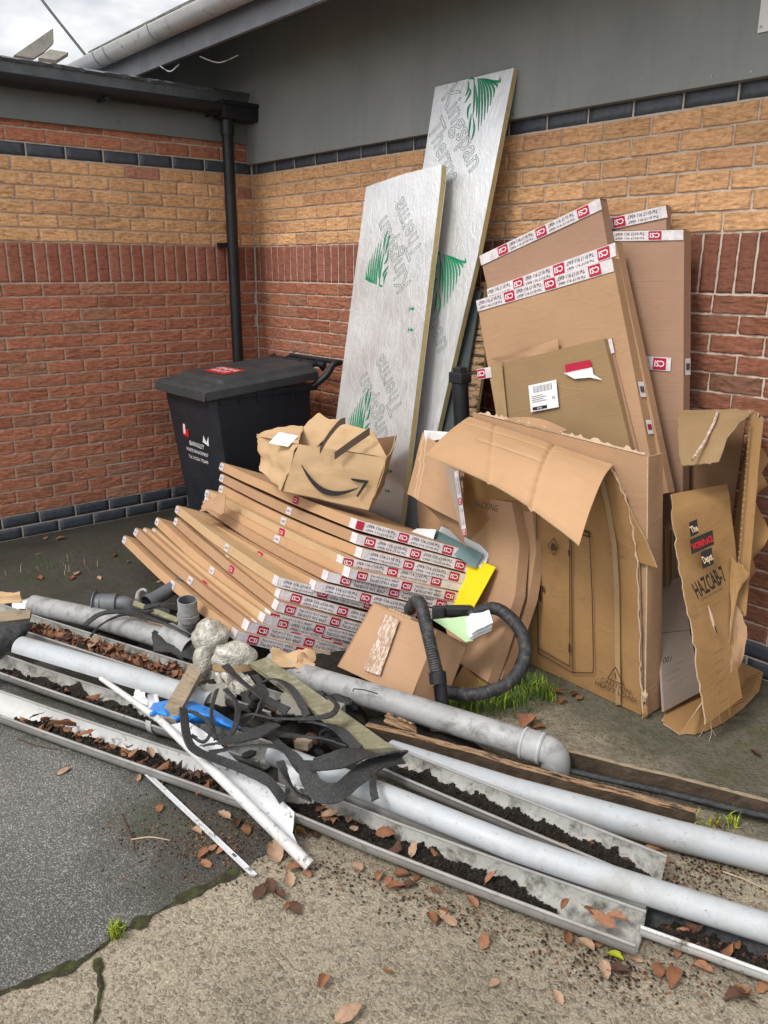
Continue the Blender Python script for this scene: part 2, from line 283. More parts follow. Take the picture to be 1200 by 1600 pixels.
b = NB('blue_bag'); v = b.co('Object'); b.out(b.mix(b.noise(v, 9, 4), (.012, .19, .62), (.02, .27, .78)), .35, b.bump(b.noise(v, 26, 5, .6, 1.0), .012), 0, .5)
b = NB('bubble_wrap'); v = b.co('Object')
c = b.mix(b.ramp(b.noise(v, 24, 6, .7, .5), [(.3, 0), (.7, 1)]), (.38, .355, .29), (.56, .535, .46)); hb = b.ramp(b.vor(v, 95), [(0, 1), (.5, 0)])
b.out(c, .28, b.bump(hb, .003, 1, b.bump(b.noise(v, 14, 3, .5, 1.0), .006)), 0, .6); b.l(b.ramp(b.noise(v, 26, 5, .7, 1.0), [(.38, .55), (.6, 1)]), b.b.inputs['Alpha'])
for nm, a_, b_, c_ in (('leaf_brown', (.16, .065, .03), (.26, .12, .055), (.07, .03, .018)), ('leaf_orange', (.31, .15, .08), (.24, .11, .058), (.11, .05, .028)), ('leaf_pale', (.37, .245, .16), (.30, .185, .115), (.14, .075, .04)), ('leaf_dark', (.06, .030, .020), (.11, .05, .03), (.03, .016, .01)), ('leaf_green', (.30, .36, .02), (.40, .42, .03), (.2, .2, .02))):
    dirty(nm, a_, b_, c_, 30, .7, 120, .0015, .3, (.5, .75))
dirty('grass_green', (.055, .11, .018), (.10, .18, .03), (.16, .15, .05), 30, .7, 60, .0002, .3, (.6, .8))
dirty('lid_red', (.52, .02, .02), (.48, .018, .018), None, 6, .45, 60, .0003)
dirty('paint_flake', (.6, .6, .57), (.5, .5, .46), None, 12, .8, 60, .002)
dirty('asbestos', (.20, .185, .155), (.30, .28, .235), (.13, .115, .09), 12, .9, 70, .003)

# ------------------------------------------------------------------ mesh builder
def V(*a): return Vector(a) if len(a) > 1 else Vector(a[0])
_glyph = {}
def glyphs(s, outline=False, bold=0):
    k = (s, outline, bold)
    if k in _glyph: return _glyph[k]
    cu = bpy.data.curves.new('t', 'FONT'); cu.body = s; cu.size = 1; cu.resolution_u = 2; cu.offset = bold
    if outline: cu.fill_mode = 'NONE'; cu.bevel_depth = .006; cu.bevel_resolution = 0
    o = bpy.data.objects.new('t', cu); COL.objects.link(o)
    dg = bpy.context.evaluated_depsgraph_get(); me = bpy.data.meshes.new_from_object(o.evaluated_get(dg))
    vs = [(v.co.x, v.co.y) for v in me.vertices]; fs = [tuple(p.vertices) for p in me.polygons]
    bpy.data.objects.remove(o); bpy.data.curves.remove(cu); bpy.data.meshes.remove(me)
    xs = [v[0] for v in vs] or [0]; ys = [v[1] for v in vs] or [0]
    _glyph[k] = (vs, fs, min(xs), max(xs), min(ys), max(ys)); return _glyph[k]

class MB:
    def __init__(s): s.v = []; s.f = []; s.m = []; s.uv = []; s.mats = []; s.sm = []
    def mi(s, m):
        if m not in s.mats: s.mats.append(m)
        return s.mats.index(m)
    def add(s, vs, fs, mat, uvs=None, smooth=False):
        o = len(s.v); s.v += [Vector(v) for v in vs]; k = s.mi(mat)
        for i, f in enumerate(fs):
            s.f.append(tuple(o+j for j in f)); s.m.append(k); s.sm.append(smooth)
            if uvs is not None: s.uv.append([uvs[j] for j in f])
            else:
                P = [Vector(vs[j]) for j in f]; n = Vector((0, 0, 0))
                for a in range(1, len(P)-1): n += (P[a]-P[0]).cross(P[a+1]-P[0])
                n = n.normalized() if n.length > 1e-12 else Vector((0, 0, 1))
                u = Vector((0, 0, 1)).cross(n); u = u.normalized() if u.length > .2 else Vector((1, 0, 0)); w = n.cross(u)
                s.uv.append([(p.dot(u), p.dot(w)) for p in P])
        return s
    def quad(s, a, b, c, d, mat): return s.add([a, b, c, d], [(0, 1, 2, 3)], mat)
    def box(s, c, sx, sy, sz, mat, ax=None, bev=0):       # c centre, ax = three unit axes
        ax = ax or (V(1, 0, 0), V(0, 1, 0), V(0, 0, 1)); c = Vector(c)
        bm = bmesh.new(); bmesh.ops.create_cube(bm, size=1)
        for v in bm.verts: v.co = Vector((v.co.x*sx, v.co.y*sy, v.co.z*sz))
        if bev: bmesh.ops.bevel(bm, geom=bm.edges[:], offset=bev, segments=2, affect='EDGES', profile=.6)
        vs = [c + ax[0]*v.co.x + ax[1]*v.co.y + ax[2]*v.co.z for v in bm.verts]; fs = [tuple(v.index for v in f.verts) for f in bm.faces]
        bm.free(); return s.add(vs, fs, mat)
    def boxb(s, x0, x1, y0, y1, z0, z1, mat, bev=0): return s.box(((x0+x1)/2, (y0+y1)/2, (z0+z1)/2), x1-x0, y1-y0, z1-z0, mat, None, bev)
    def prism(s, poly, th, mat, matside=None):            # poly: world points in one plane (or nearly), th: thickness vector
        n = len(poly); P = [Vector(p) for p in poly]; Q = [p+th for p in P]
        s.add(P, [tuple(range(n))], mat); s.add(Q, [tuple(range(n))[::-1]], mat)
        for i in range(n):
            j = (i+1) % n; s.add([P[i], P[j], Q[j], Q[i]], [(0, 1, 2, 3)], matside or mat)
        return s
    def grid(s, fn, nu, nv, mat, th=0, matside=None, smooth=True, lu=None, lv=None, back=None):
        # fn(u,v) -> point; a sheet with optional real thickness
        P = [[Vector(fn(i/nu, j/nv)) for j in range(nv+1)] for i in range(nu+1)]
        lu = lu or (P[nu][nv//2]-P[0][nv//2]).length; lv = lv or (P[nu//2][nv]-P[nu//2][0]).length
        vs = [p for r in P for p in r]; uv = [(i/nu*lu, j/nv*lv) for i in range(nu+1) for j in range(nv+1)]
        id = lambda i, j: i*(nv+1)+j
        fs = [(id(i, j), id(i+1, j), id(i+1, j+1), id(i, j+1)) for i in range(nu) for j in range(nv)]
        s.add(vs, fs, mat, uv, smooth)
        if th:
            N = []
            for i in range(nu+1):
                for j in range(nv+1):
                    du = P[min(i+1, nu)][j]-P[max(i-1, 0)][j]; dv = P[i][min(j+1, nv)]-P[i][max(j-1, 0)]
                    n = du.cross(dv); N.append(n.normalized() if n.length > 1e-12 else Vector((0, 0, 1)))
            ws = [a-n*th for a, n in zip(vs, N)]
            s.add(ws, [f[::-1] for f in fs], back or mat, uv, smooth)
            ring = [id(i, 0) for i in range(nu)]+[id(nu, j) for j in range(nv)]+[id(i, nv) for i in range(nu, 0, -1)]+[id(0, j) for j in range(nv, 0, -1)]
            for a, c in zip(ring, ring[1:]+ring[:1]): s.add([vs[a], vs[c], ws[c], ws[a]], [(0, 1, 2, 3)], matside or mat)
        return s
    def quadsheet(s, A, B, C, D, nu, nv, mat, th=0, amp=0, freq=3, seed=0, matside=None, bend=None, tear=0, back=None, smooth=True):
        # A (0,0) B (1,0) C (1,1) D (0,1)
        A, B, C, D = map(Vector, (A, B, C, D)); n = (B-A).cross(D-A).normalized()
        def fn(u, v):
            uu, v2 = u, v
            if tear:
                if u in (0, 1): uu = u + (float(vnoise(v*23, seed, 5))*.6+float(vnoise(v*71, seed, 8))*.6-.6)*tear*(1 if u else -1)
                if v in (0, 1): v2 = v + (float(vnoise(u*23, seed+9, 5))*.6+float(vnoise(u*71, seed+9, 8))*.6-.6)*tear*(1 if v else -1)
            p = (A*(1-uu)+B*uu)*(1-v2)+(D*(1-uu)+C*uu)*v2
            h = (float(fbm(u*freq+seed*3.1, v*freq+seed, seed))-.5)*2*amp if amp else 0
            if bend: h += bend(u, v)
            return p+n*h
        return s.grid(fn, nu, nv, mat, th, matside, smooth, back=back)
    def tube(s, path, r, mat, seg=16, caps=True, inner=0, matin=None, rfn=None, arc=None, prof=None, up=None, smooth=True):
        # sweep a circle (or the profile prof(list of (x,y))) along a path of points
        P = [Vector(p) for p in path]; n = len(P); T = []
        for i in range(n): t = P[min(i+1, n-1)]-P[max(i-1, 0)]; T.append(t.normalized())
        ref = Vector(up) if up is not None else (Vector((0, 0, 1)) if abs(T[0].z) < .9 else Vector((1, 0, 0)))
        vs = []; uv = []; cl = prof is None and arc is None
        if prof is None:
            a0, a1 = arc or (0, 2*math.pi); K = seg
            pr_ = [(math.cos(a0+(a1-a0)*k/K), math.sin(a0+(a1-a0)*k/K)) for k in range(K if cl else K+1)]
        else: pr_ = prof
        L = 0; X = None
        for i in range(n):
            if X is None or up is not None: X = T[i].cross(ref).normalized()
            else: X = (X-T[i]*X.dot(T[i])).normalized()
            Y = X.cross(T[i]); rr = r*(rfn(i/(n-1)) if rfn else 1)
            if i: L += (P[i]-P[i-1]).length
            for k, (a, b_) in enumerate(pr_): vs.append(P[i]+X*a*rr+Y*b_*rr); uv.append((L, k/len(pr_)*6.28*abs(rr)))
        m = len(pr_); fs = []
        for i in range(n-1):
            for k in range(m if cl else m-1):
                k2 = (k+1) % m; fs.append((i*m+k, i*m+k2, (i+1)*m+k2, (i+1)*m+k))
        s.add(vs, fs, mat, uv, smooth)
        if inner and cl: MB.tube(s, path, r-inner, matin or mat, seg, False)
        if inner and cl:
            for e in (0, n-1):
                i0 = len(s.v)-n*m; ri = [i0+e*m+k for k in range(m)]; ro = [o for o in range(len(s.v)-2*n*m+e*m, len(s.v)-2*n*m+e*m+m)]
                for k in range(m): s.add([s.v[ro[k]], s.v[ro[(k+1) % m]], s.v[ri[(k+1) % m]], s.v[ri[k]]], [(0, 1, 2, 3)], mat)
        elif caps and cl:
            s.add(vs[:m], [tuple(range(m))], mat); s.add(vs[-m:], [tuple(range(m))[::-1]], mat)
        return s
    def text(s, t, org, xd, yd, h, mat, outline=False, center=True, lift=.0015, width=None, bold=0):
        vs, fs, x0, x1, y0, y1 = glyphs(t, outline, bold); xd = Vector(xd).normalized(); yd = Vector(yd); yd = (yd-xd*yd.dot(xd)).normalized()
        sc = h/.72; sx = width/(x1-x0) if width else sc; n = xd.cross(yd)
        if n.dot(CP-Vector(org)) < 0: n = -n
        cx = (x0+x1)/2 if center else x0; cy = .36 if center else 0
        return s.add([Vector(org)+xd*(x-cx)*sx+yd*(y-cy)*sc+n*lift for x, y in vs], fs, mat)
    def poly(s, pts, mat): return s.add(pts, [tuple(range(len(pts)))], mat)
    def blob(s, c, rx, ry, rz, mat, seed=0, amp=.18, freq=2.2, sub=3, ax=None):
        bm = bmesh.new(); bmesh.ops.create_icosphere(bm, subdivisions=sub, radius=1); c = Vector(c); ax = ax or (V(1, 0, 0), V(0, 1, 0), V(0, 0, 1))
        vs = []
        for v in bm.verts:
            p = v.co; k = 1+amp*(float(fbm(p.x*freq+seed*7+3*p.z, p.y*freq+seed*3-2*p.z, seed))-.5)*2
            vs.append(c+ax[0]*p.x*k*rx+ax[1]*p.y*k*ry+ax[2]*p.z*k*rz)
        fs = [tuple(v.index for v in f.verts) for f in bm.faces]; bm.free(); return s.add(vs, fs, mat, None, True)
    def build(s, name, parent=None, loc=None, auto=False):
        me = bpy.data.meshes.new(name)
        if parent is not None: o_ = parent.location.copy()
        elif loc is not None: o_ = Vector(loc)
        else:
            xs = [v.x for v in s.v]; ys = [v.y for v in s.v]; o_ = Vector(((min(xs)+max(xs))/2, (min(ys)+max(ys))/2, min(v.z for v in s.v)))
        me.from_pydata([tuple(v-o_) for v in s.v], [], s.f)
        for m in s.mats: me.materials.append(MATS[m])
        me.polygons.foreach_set('material_index', s.m); me.polygons.foreach_set('use_smooth', s.sm)
        ul = me.uv_layers.new(name='UVMap'); ul.data.foreach_set('uv', [c for f in s.uv for p in f for c in p])
        me.update(); o = bpy.data.objects.new(name, me); COL.objects.link(o)
        if parent is not None: o.parent = parent
        else: o.location = o_
        return o

def tag(o, label, cat, group=None, kind=None):
    if label: o['label'] = label
    if cat: o['category'] = cat
    if group: o['group'] = group
    if kind: o['kind'] = kind
    return o
def thing(name, label, cat, loc, group=None):
    o = bpy.data.objects.new(name, None); COL.objects.link(o); o.location = Vector(loc); o.empty_display_size = .1
    return tag(o, label, cat, group)
def lerp(a, b, t): return a+(b-a)*t
def smooth_path(pts, n=8, closed=False):
    P = [Vector(p) for p in pts]; out = []
    for i in range(len(P)-1):
        p0, p1, p2, p3 = P[max(i-1, 0)], P[i], P[i+1], P[min(i+2, len(P)-1)]
        for k in range(n):
            t = k/n; out.append(.5*((2*p1)+(p2-p0)*t+(2*p0-5*p1+4*p2-p3)*t*t+(3*p1-p0-3*p2+p3)*t**3))
    out.append(P[-1]); return out
ZU = V(0, 0, 1)

# ================================================================== SETTING
# ---- ground
def ground_mesh():
    m = MB(); m.add([(-30, -30, 0), (30, -30, 0), (30, 30, 0), (-30, 30, 0)], [(0, 1, 2, 3)], 'exposed_aggregate')
    return m.build('ground', loc=(0, 0, 0))
tag(ground_mesh(), None, None, None, 'structure')
edge_px = [(-260, 1640), (-120, 1592), (0, 1555), (60, 1532), (120, 1508), (150, 1488), (178, 1465), (210, 1448), (250, 1425), (290, 1402), (330, 1384), (372, 1362), (410, 1335), (470, 1300), (560, 1235), (640, 1165), (720, 1105), (760, 1080)]
ep = [G(x, y, 0) for x, y in edge_px]
ep2 = []
for a, c in zip(ep, ep[1:]):
    for k in range(6): t = k/6; p = lerp(a, c, t); q = .018*(float(fbm(p.x*14, p.y*14, 3))-.5)*2; ep2.append(p+V(q, q, 0))
ep2.append(ep[-1])
m = MB(); bz = .004
outer = [V(0.0, -.0, bz), V(0.0, -14, bz), V(6, -14, bz)]
poly = [V(p.x, p.y, bz) for p in ep2] + [V(3.1, -.01, bz), V(.01, -.01, bz), V(.01, -14, bz), V(4.4, -14, bz)]
bm_ = [tuple(range(len(poly)))]
m.add(poly, bm_, 'tarmac'); o = m.build('tarmac', loc=(0, 0, 0)); tag(o, None, None, None, 'structure')
bm = bmesh.new(); bm.from_mesh(o.data); bmesh.ops.triangulate(bm, faces=bm.faces[:]); bm.to_mesh(o.data); bm.free()
# moss in the joint between tarmac and concrete
def moss_strip(pts, w, seed):
    m = MB(); rows = []
    P = []
    for a, c in zip(pts, pts[1:]):
        for k in range(8): P.append(lerp(a, c, k/8))
    P.append(pts[-1]); n = len(P)
    def fn(u, v):
        i = min(int(u*(n-1)), n-2); f = u*(n-1)-i; p = lerp(P[i], P[i+1], f); t = (P[i+1]-P[i]).normalized(); s = V(-t.y, t.x, 0)
        ww = w*max(.12, (-.5+3.0*float(fbm(u*n*.22, seed, seed)))); q = p+s*ww*(v-.5)*2
        return V(q.x, q.y, .0048+.006*math.sin(math.pi*v)*float(fbm(q.x*60, q.y*60, seed)))
    m.grid(fn, n*2, 6, 'moss'); return m
o = moss_strip([V(p.x, p.y, 0) for p in ep[1:12]], .014, 3).build('moss'); tag(o, 'dark green moss in the joint between tarmac and concrete', 'moss', None, 'stuff')
o = moss_strip([G(135, 1640), G(150, 1590), G(158, 1545), G(152, 1500)], .008, 8).build('moss'); tag(o, 'moss filled crack across the pale concrete corner', 'moss', None, 'stuff')

# ---- brick walls
CRS = .0767; Z0 = 1.534; SOL = .231
rng = random.Random(11)
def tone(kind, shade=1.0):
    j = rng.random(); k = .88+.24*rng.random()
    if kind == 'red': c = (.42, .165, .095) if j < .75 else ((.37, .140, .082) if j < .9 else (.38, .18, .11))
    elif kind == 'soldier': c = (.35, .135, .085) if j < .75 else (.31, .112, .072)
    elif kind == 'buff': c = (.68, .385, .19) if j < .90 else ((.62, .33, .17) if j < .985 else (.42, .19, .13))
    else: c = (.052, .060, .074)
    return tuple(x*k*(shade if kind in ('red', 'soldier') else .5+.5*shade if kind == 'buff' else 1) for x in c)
def brick_wall(name, U, O, N, length, off1, off0, soloff, start=0.0, dark=1.0):
    # U: along the wall, O: corner point, N: outward normal
    bricks = []   # u0,u1,z0,z1,kind
    J = .0095
    def course(z, h, off, kind):
        u = off-.225*math.ceil(off/.225)
        while u < length:
            a, c = max(u+J/2, start+.004), min(u+.225-J/2, length)
            if c-a > .02: bricks.append((a, c, z+J/2, z+h-J/2, kind))
            u += .225
    for i in range(1, 21):
        z = Z0-i*CRS; blue = i >= 19; odd = i % 2
        off = (off1 if odd else off1+.1125)+rng.uniform(-.006, .006)+ (.004*i if not blue else 0)
        if blue: off = off0 if i == 19 else off0+.1125
        course(z, CRS, off, 'blue' if blue else 'red')
    u = soloff-.075*5
    while u < length:
        a, c = max(u+J/2, start+.004), u+.075-J/2
        if c-a > .015: bricks.append((a, c, Z0+J/2, Z0+SOL-J/2, 'soldier'))
        u += .075
    z = Z0+SOL
    for i in range(6): course(z, CRS, off1+.1125*(i % 2)+rng.uniform(-.02, .02), 'buff'); z += CRS
    course(z, CRS, off1+.01, 'blue'); z += CRS
    for i in range(3): course(z, CRS, off1+.1125*((i+1) % 2), 'red'); z += CRS
    U, O, N = np.array(U, float), np.array(O, float), np.array(N, float)
    VS = []; FS = []; CO = []; MI = []; base = 0
    for bi, (a, c, z0, z1, kind) in enumerate(bricks):
        near = 2.0 < a < 4.2 if name == 'brick_wall_right' else False
        du = .010 if kind != 'soldier' else .012; dv = .0036 if kind in ('red', 'buff') else .012
        if kind == 'blue': du = .03; dv = .02
        nu = max(2, int((c-a)/du)); nv = max(2, int((z1-z0)/dv))
        u = np.linspace(a, c, nu+1); v = np.linspace(z0, z1, nv+1)
        u = np.concatenate(([u[0]], u, [u[-1]])); v = np.concatenate(([v[0]], v, [v[-1]]))
        uu, vv = np.meshgrid(u, v, indexing='ij')
        sd = bi % 97
        if kind in ('red', 'buff'):
            wob = fbm(uu*16+sd, vv*10, sd)*2.6
            r_ = 1-np.abs(2*vnoise(uu*17+sd*3, vv*72+wob*2.0, sd+5)-1)
            h = -.0036+.0080*r_*(.35+.8*fbm(uu*14, vv*30, sd+9)) 
        elif kind == 'soldier': h = .0018*(fbm(uu*60+sd, vv*25, sd)-.5)-.0022
        else: h = .0008*(fbm(uu*20, vv*20, sd)-.5)-.0022
        jag = .0018 if kind != 'blue' else .0006
        eu = np.minimum(uu-a, c-uu); ev = np.minimum(vv-z0, z1-vv)
        h = h - .0014*np.exp(-np.minimum(eu, ev)/.002)
        h[0, :] = h[-1, :] = h[:, 0] = h[:, -1] = -.018
        uj = uu+(vnoise(vv*70, uu*0+bi, 3)-.5)*2*jag*(np.exp(-eu/.012)); vj = vv+(vnoise(uu*60, vv*0+bi, 4)-.5)*2*jag*(np.exp(-ev/.01))
        P = O[None, None, :]+U[None, None, :]*uj[..., None]+N[None, None, :]*h[..., None]
        P[..., 2] += vj
        A, B = uu.shape; idx = (np.arange(A*B)+base).reshape(A, B)
        q = np.stack([idx[:-1, :-1], idx[1:, :-1], idx[1:, 1:], idx[:-1, 1:]], -1).reshape(-1, 4)
        VS.append(P.reshape(-1, 3)); FS.append(q); MI.append(np.full(len(q), 1 if kind == 'blue' else 0)); CO.append(np.tile(np.array([*tone(kind, 1.0 if name == 'brick_wall_left' else float(np.interp(a, [.5, 2.6], [.84, .52]))), 1.0]), (A*B, 1))); base += A*B  # weaker light on the right wall, and its maroon bricks, coloured into the tone
    # mortar bed: a wavy sheet with the body of the wall behind it
    nu = int(length/.02); nv = int(2.7/.02); u = np.linspace(start, length, nu+1); v = np.linspace(0, 2.72, nv+1); uu, vv = np.meshgrid(u, v, indexing='ij')
    h = -.0062+.0016*(fbm(uu*30, vv*30, 77)-.5)*2
    P = O[None, None, :]+U[None, None, :]*uu[..., None]+N[None, None, :]*h[..., None]; P[..., 2] += vv
    A, B = uu.shape; idx = (np.arange(A*B)+base).reshape(A, B); q = np.stack([idx[:-1, :-1], idx[1:, :-1], idx[1:, 1:], idx[:-1, 1:]], -1).reshape(-1, 4)
    VS.append(P.reshape(-1, 3)); FS.append(q); MI.append(np.full(len(q), 2)); CO.append(np.tile(np.array([.4, .35, .28, 1.0]), (A*B, 1))); base += A*B
    bk = [O+U*s_+N*d_+np.array([0, 0, z_]) for s_ in (start-.30, length) for d_ in (-.03, -.28) for z_ in (0, 2.72)]
    VS.append(np.array(bk)); q = np.array([(0, 1, 3, 2), (4, 6, 7, 5), (0, 4, 5, 1), (2, 3, 7, 6), (1, 5, 7, 3), (0, 2, 6, 4)])+base; FS.append(q); MI.append(np.full(6, 2)); CO.append(np.tile(np.array([.4, .35, .28, 1.0]), (8, 1)))
    VS = np.concatenate(VS); FS = np.concatenate(FS); MI = np.concatenate(MI); CO = np.concatenate(CO)
    me = bpy.data.meshes.new(name); me.vertices.add(len(VS)); me.vertices.foreach_set('co', VS.astype(np.float32).ravel())
    me.loops.add(FS.size); me.loops.foreach_set('vertex_index', FS.astype(np.int32).ravel()); me.polygons.add(len(FS))
    me.polygons.foreach_set('loop_start', (np.arange(len(FS))*4).astype(np.int32)); me.polygons.foreach_set('material_index', MI.astype(np.int32))
    for mm in ('brick', 'blue_brick', 'mortar'): me.materials.append(MATS[mm])
    at = me.attributes.new('tone', 'FLOAT_COLOR', 'POINT'); at.data.foreach_set('color', CO.astype(np.float32).ravel())
    me.update(calc_edges=True); me.validate()
    o = bpy.data.objects.new('brick_wall', me); COL.objects.link(o); return o
wl = brick_wall('brick_wall_left', (0, -1, 0), (0, 0, 0), (1, 0, 0), 3.6, .119, .071, .0)
tag(wl, 'left red and buff brick wall behind the wheelie bin, with dark blue base courses', 'wall')
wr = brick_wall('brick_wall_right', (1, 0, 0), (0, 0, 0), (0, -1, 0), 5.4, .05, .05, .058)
tag(wr, 'right brick wall behind the leaning cardboard and foil boards, under the wide grey cladding', 'wall')

m = MB(); m.boxb(-.012, .005, -.005, .012, 0, 2.29, 'mortar', .002); m.build('corner_joint', wl)
# ---- left wing: fascia board, flat roof edge, black gutter
a = WX(356, 200, .115); c = WX(371, 560, .115); dpy = (a.y+c.y)/2
t = thing('eaves', 'grey fascia with a black gutter along the low flat roof over the left wall', 'eaves', (0, -2, 2.4))
m = MB(); m.boxb(-.02, .028, -4.0, -.004, 2.412, 2.625, 'grey_fascia', .003); m.build('fascia_board', t)
m = MB(); m.boxb(-2.5, .060, -4.0, .30, 2.625, 2.66, 'roof_edge', .006); m.grid(lambda u, v: V(.06+.016*v, -4+4*u, 2.64+.05*math.sin(v*1.9)+.008*float(fbm(u*90, v*3, 2))), 160, 6, 'roof_edge', .02); m.build('roof_edge', t)
gp = [(math.cos(a)*.056, math.sin(a)*.056) for a in [math.pi+math.pi*k/12 for k in range(13)]]
def gutter_profile(r, th=.004):
    o1 = [(math.cos(math.pi+math.pi*k/14)*r, math.sin(math.pi+math.pi*k/14)*r) for k in range(15)]
    o1 = [(-r-.004, .006), (-r-.004, 0)]+o1[1:-1]+[(r+.004, 0), (r+.004, .006)]
    i1 = [(math.cos(2*math.pi-math.pi*k/14)*(r-th), math.sin(2*math.pi-math.pi*k/14)*(r-th)) for k in range(15)]
    return o1+[(r-th, .006)]+i1[1:-1]+[(-(r-th), .006), (-r-.004, .006)]
m = MB(); m.tube([V(.115, -4, 2.615), V(.115, -2, 2.612), V(.115, -.02, 2.610)], 1, 'black_plastic', prof=gutter_profile(.058), up=(0, 0, 1))
for yy in (-3.3, -2.2, -1.05, -.35): m.boxb(.05, .18, yy-.012, yy+.012, 2.545, 2.556, 'black_plastic', .002)
m.build('gutter', t)
m = MB(); m.boxb(.05, .18, dpy-.065, -.012, 2.53, 2.63, 'black_plastic', .02); m.boxb(.045, .19, dpy-.07, -.010, 2.612, 2.636, 'black_plastic', .005); m.build('gutter_outlet', t)

t = thing('downpipe', 'black round downpipe fixed in the corner behind the wheelie bin', 'drainpipe', (.07, -.2, 0))
m = MB(); m.tube([V(.115, dpy, 2.58), V(.115, dpy, .05)], .037, 'black_plastic', 24); m.build('pipe', t)
m = MB(); m.tube([V(.115, dpy, 2.53), V(.115, dpy, 2.44)], .044, 'black_plastic', 24); m.build('socket', t)
m = MB(); m.boxb(.0, .10, dpy-.055, dpy+.05, 1.755, 1.785, 'black_plastic', .003); m.tube([V(.07, dpy-.075, 1.77), V(.07, dpy-.04, 1.77)], .010, 'black_plastic', 10); m.build('bracket', t)

# ---- right wing: tall cladding, soffit, fascia, gutter, tiles
t = thing('grey_cladding', 'tall plain grey cladding above the right brick wall', 'cladding', (2.5, 0, 2.29))
m = MB(); m.boxb(.006, 5.6, -.042, .02, 2.288, 3.16, 'grey_panel', .002)
m.build('panel', t)
m = MB(); m.boxb(-2.6, .004, -.034, .02, 2.665, 3.16, 'grey_panel', .002); m.build('return_panel', t)
m = MB()
for k in range(14):
    q = WY(430+k*62, 245-k*11.5, -.042); m = MB(); m.tube([V(q.x, -.0425, 2.31+.004*(k % 3)), V(q.x, -.0445, 2.31+.004*(k % 3))], .0045, 'steel', 8); m.build('fixing_nail', t)
t = thing('pitched_roof', 'pitched tiled roof edge with grey gutter, fascia and soffit, top left', 'roof', (1, -.6, 2.8))
m = MB(); m.prism([V(-2.6, -.63, 2.80), V(5.7, -.63, 2.80), V(5.7, -.043, 3.12), V(-2.6, -.043, 3.12)], V(0, 0, .012), 'soffit_paint'); m.build('soffit', t)
m = MB(); m.boxb(-2.6, 5.7, -.650, -.627, 2.795, 2.975, 'fascia_paint', .002); m.build('fascia_board', t)
m = MB(); m.tube([V(x, -.725, 2.955-.002*x) for x in (-2.6, 0, 2, 5.7)], 1, 'old_gutter', prof=gutter_profile(.066), up=(0, 0, 1))
for x in (-1.9, -.62, -.45, .2, 1.05, 1.9, 2.8): m.tube([V(x, -.725, 2.955), V(x+.02, -.725, 2.955)], 1, 'old_gutter', prof=gutter_profile(.071, .01), up=(0, 0, 1))
m.build('gutter', t)
m = MB()
for i in range(70):
    x = -2.6+i*.12; dz = .006*((i*37) % 5-2)
    m.box((x+.06, -.35, 3.175+dz), .116, .85, .030, 'tile', (V(1, 0, 0), V(0, .866, .5), V(0, -.5, .866)), .003)
    m.box((x+.1, .14, 3.48+dz), .116, .6, .030, 'tile', (V(1, 0, 0), V(0, .866, .5), V(0, -.5, .866)), .003)
m.boxb(-2.6, 5.7, .05, .3, 3.2, 3.23, 'tile'); m.build('roof_tiles', t)
m = MB()
for (a, c, s) in (((312, 88), (372, 86), 10), ((250, 103), (280, 100), 3)):
    p0, p1 = G(a[0], a[1], 2.79), G(c[0], c[1], 2.79); m.tube(smooth_path([p0, lerp(p0, p1, .5)-V(0, 0, .035), p1], 8), .0035, 'white_pvc', 8)
m.build('cable', t)

# ---- sky wire and broken slabs on the flat roof
m = MB(); a = DP(20, -60, 7.5); c = DP(143, 98, 7.3); m.tube([a, lerp(a, c, .5)-V(0, 0, .01), c], .012, 'black_plastic', 8); tag(m.build('overhead_wire'), 'dark overhead wire slanting down from the sky to the roof edge', 'wire')
def roofbit(pts, th, lab):
    m = MB(); pl = plane3(*[V(p) for p in pts[0]]); P = [PL(x, y, pl) for x, y in pts[1]]; m.prism(P, away(pl)*th, 'asbestos'); return tag(m.build('broken_slab'), lab, 'slab', 'broken slabs on the flat roof')
b0 = WX(60, 92, -.35); roofbit(((b0, b0+V(0, .3, .02), b0+V(-.10, 0, .3)), [(22, 86), (83, 44), (84, 66), (70, 80), (52, 91)]), .03, 'larger broken grey slab tilted up on the flat roof against the sky')
b0 = WX(90, 90, -.22); roofbit(((b0, b0+V(0, .3, .0), b0+V(-.2, 0, .18)), [(60, 90), (78, 77), (107, 82), (88, 94)]), .025, 'smaller broken slab lying flat beside the tilted one on the roof')

# ---- sign on the cladding
t = thing('wall_sign', 'white sign plate with a screw in its corner, top right on the grey cladding', 'sign', WY(1195, 50, -.05))
a, c = WY(1183, 52, -.05), WY(1183, -8, -.05)
m = MB(); m.boxb(a.x, a.x+.5, -.050, -.046, a.z, a.z+.32, 'print_white', .001); m.build('plate', t)
m = MB(); m.tube([V(a.x+.012, -.0505, a.z+.018), V(a.x+.012, -.053, a.z+.018)], .005, 'steel', 10); m.build('screw', t)
m = MB(); m.text('m', V(a.x+.042, -.051, a.z+.085), (1, 0, 0), (0, 0, 1), .020, 'ink_grey', center=False, lift=.001); m.build('lettering', t)

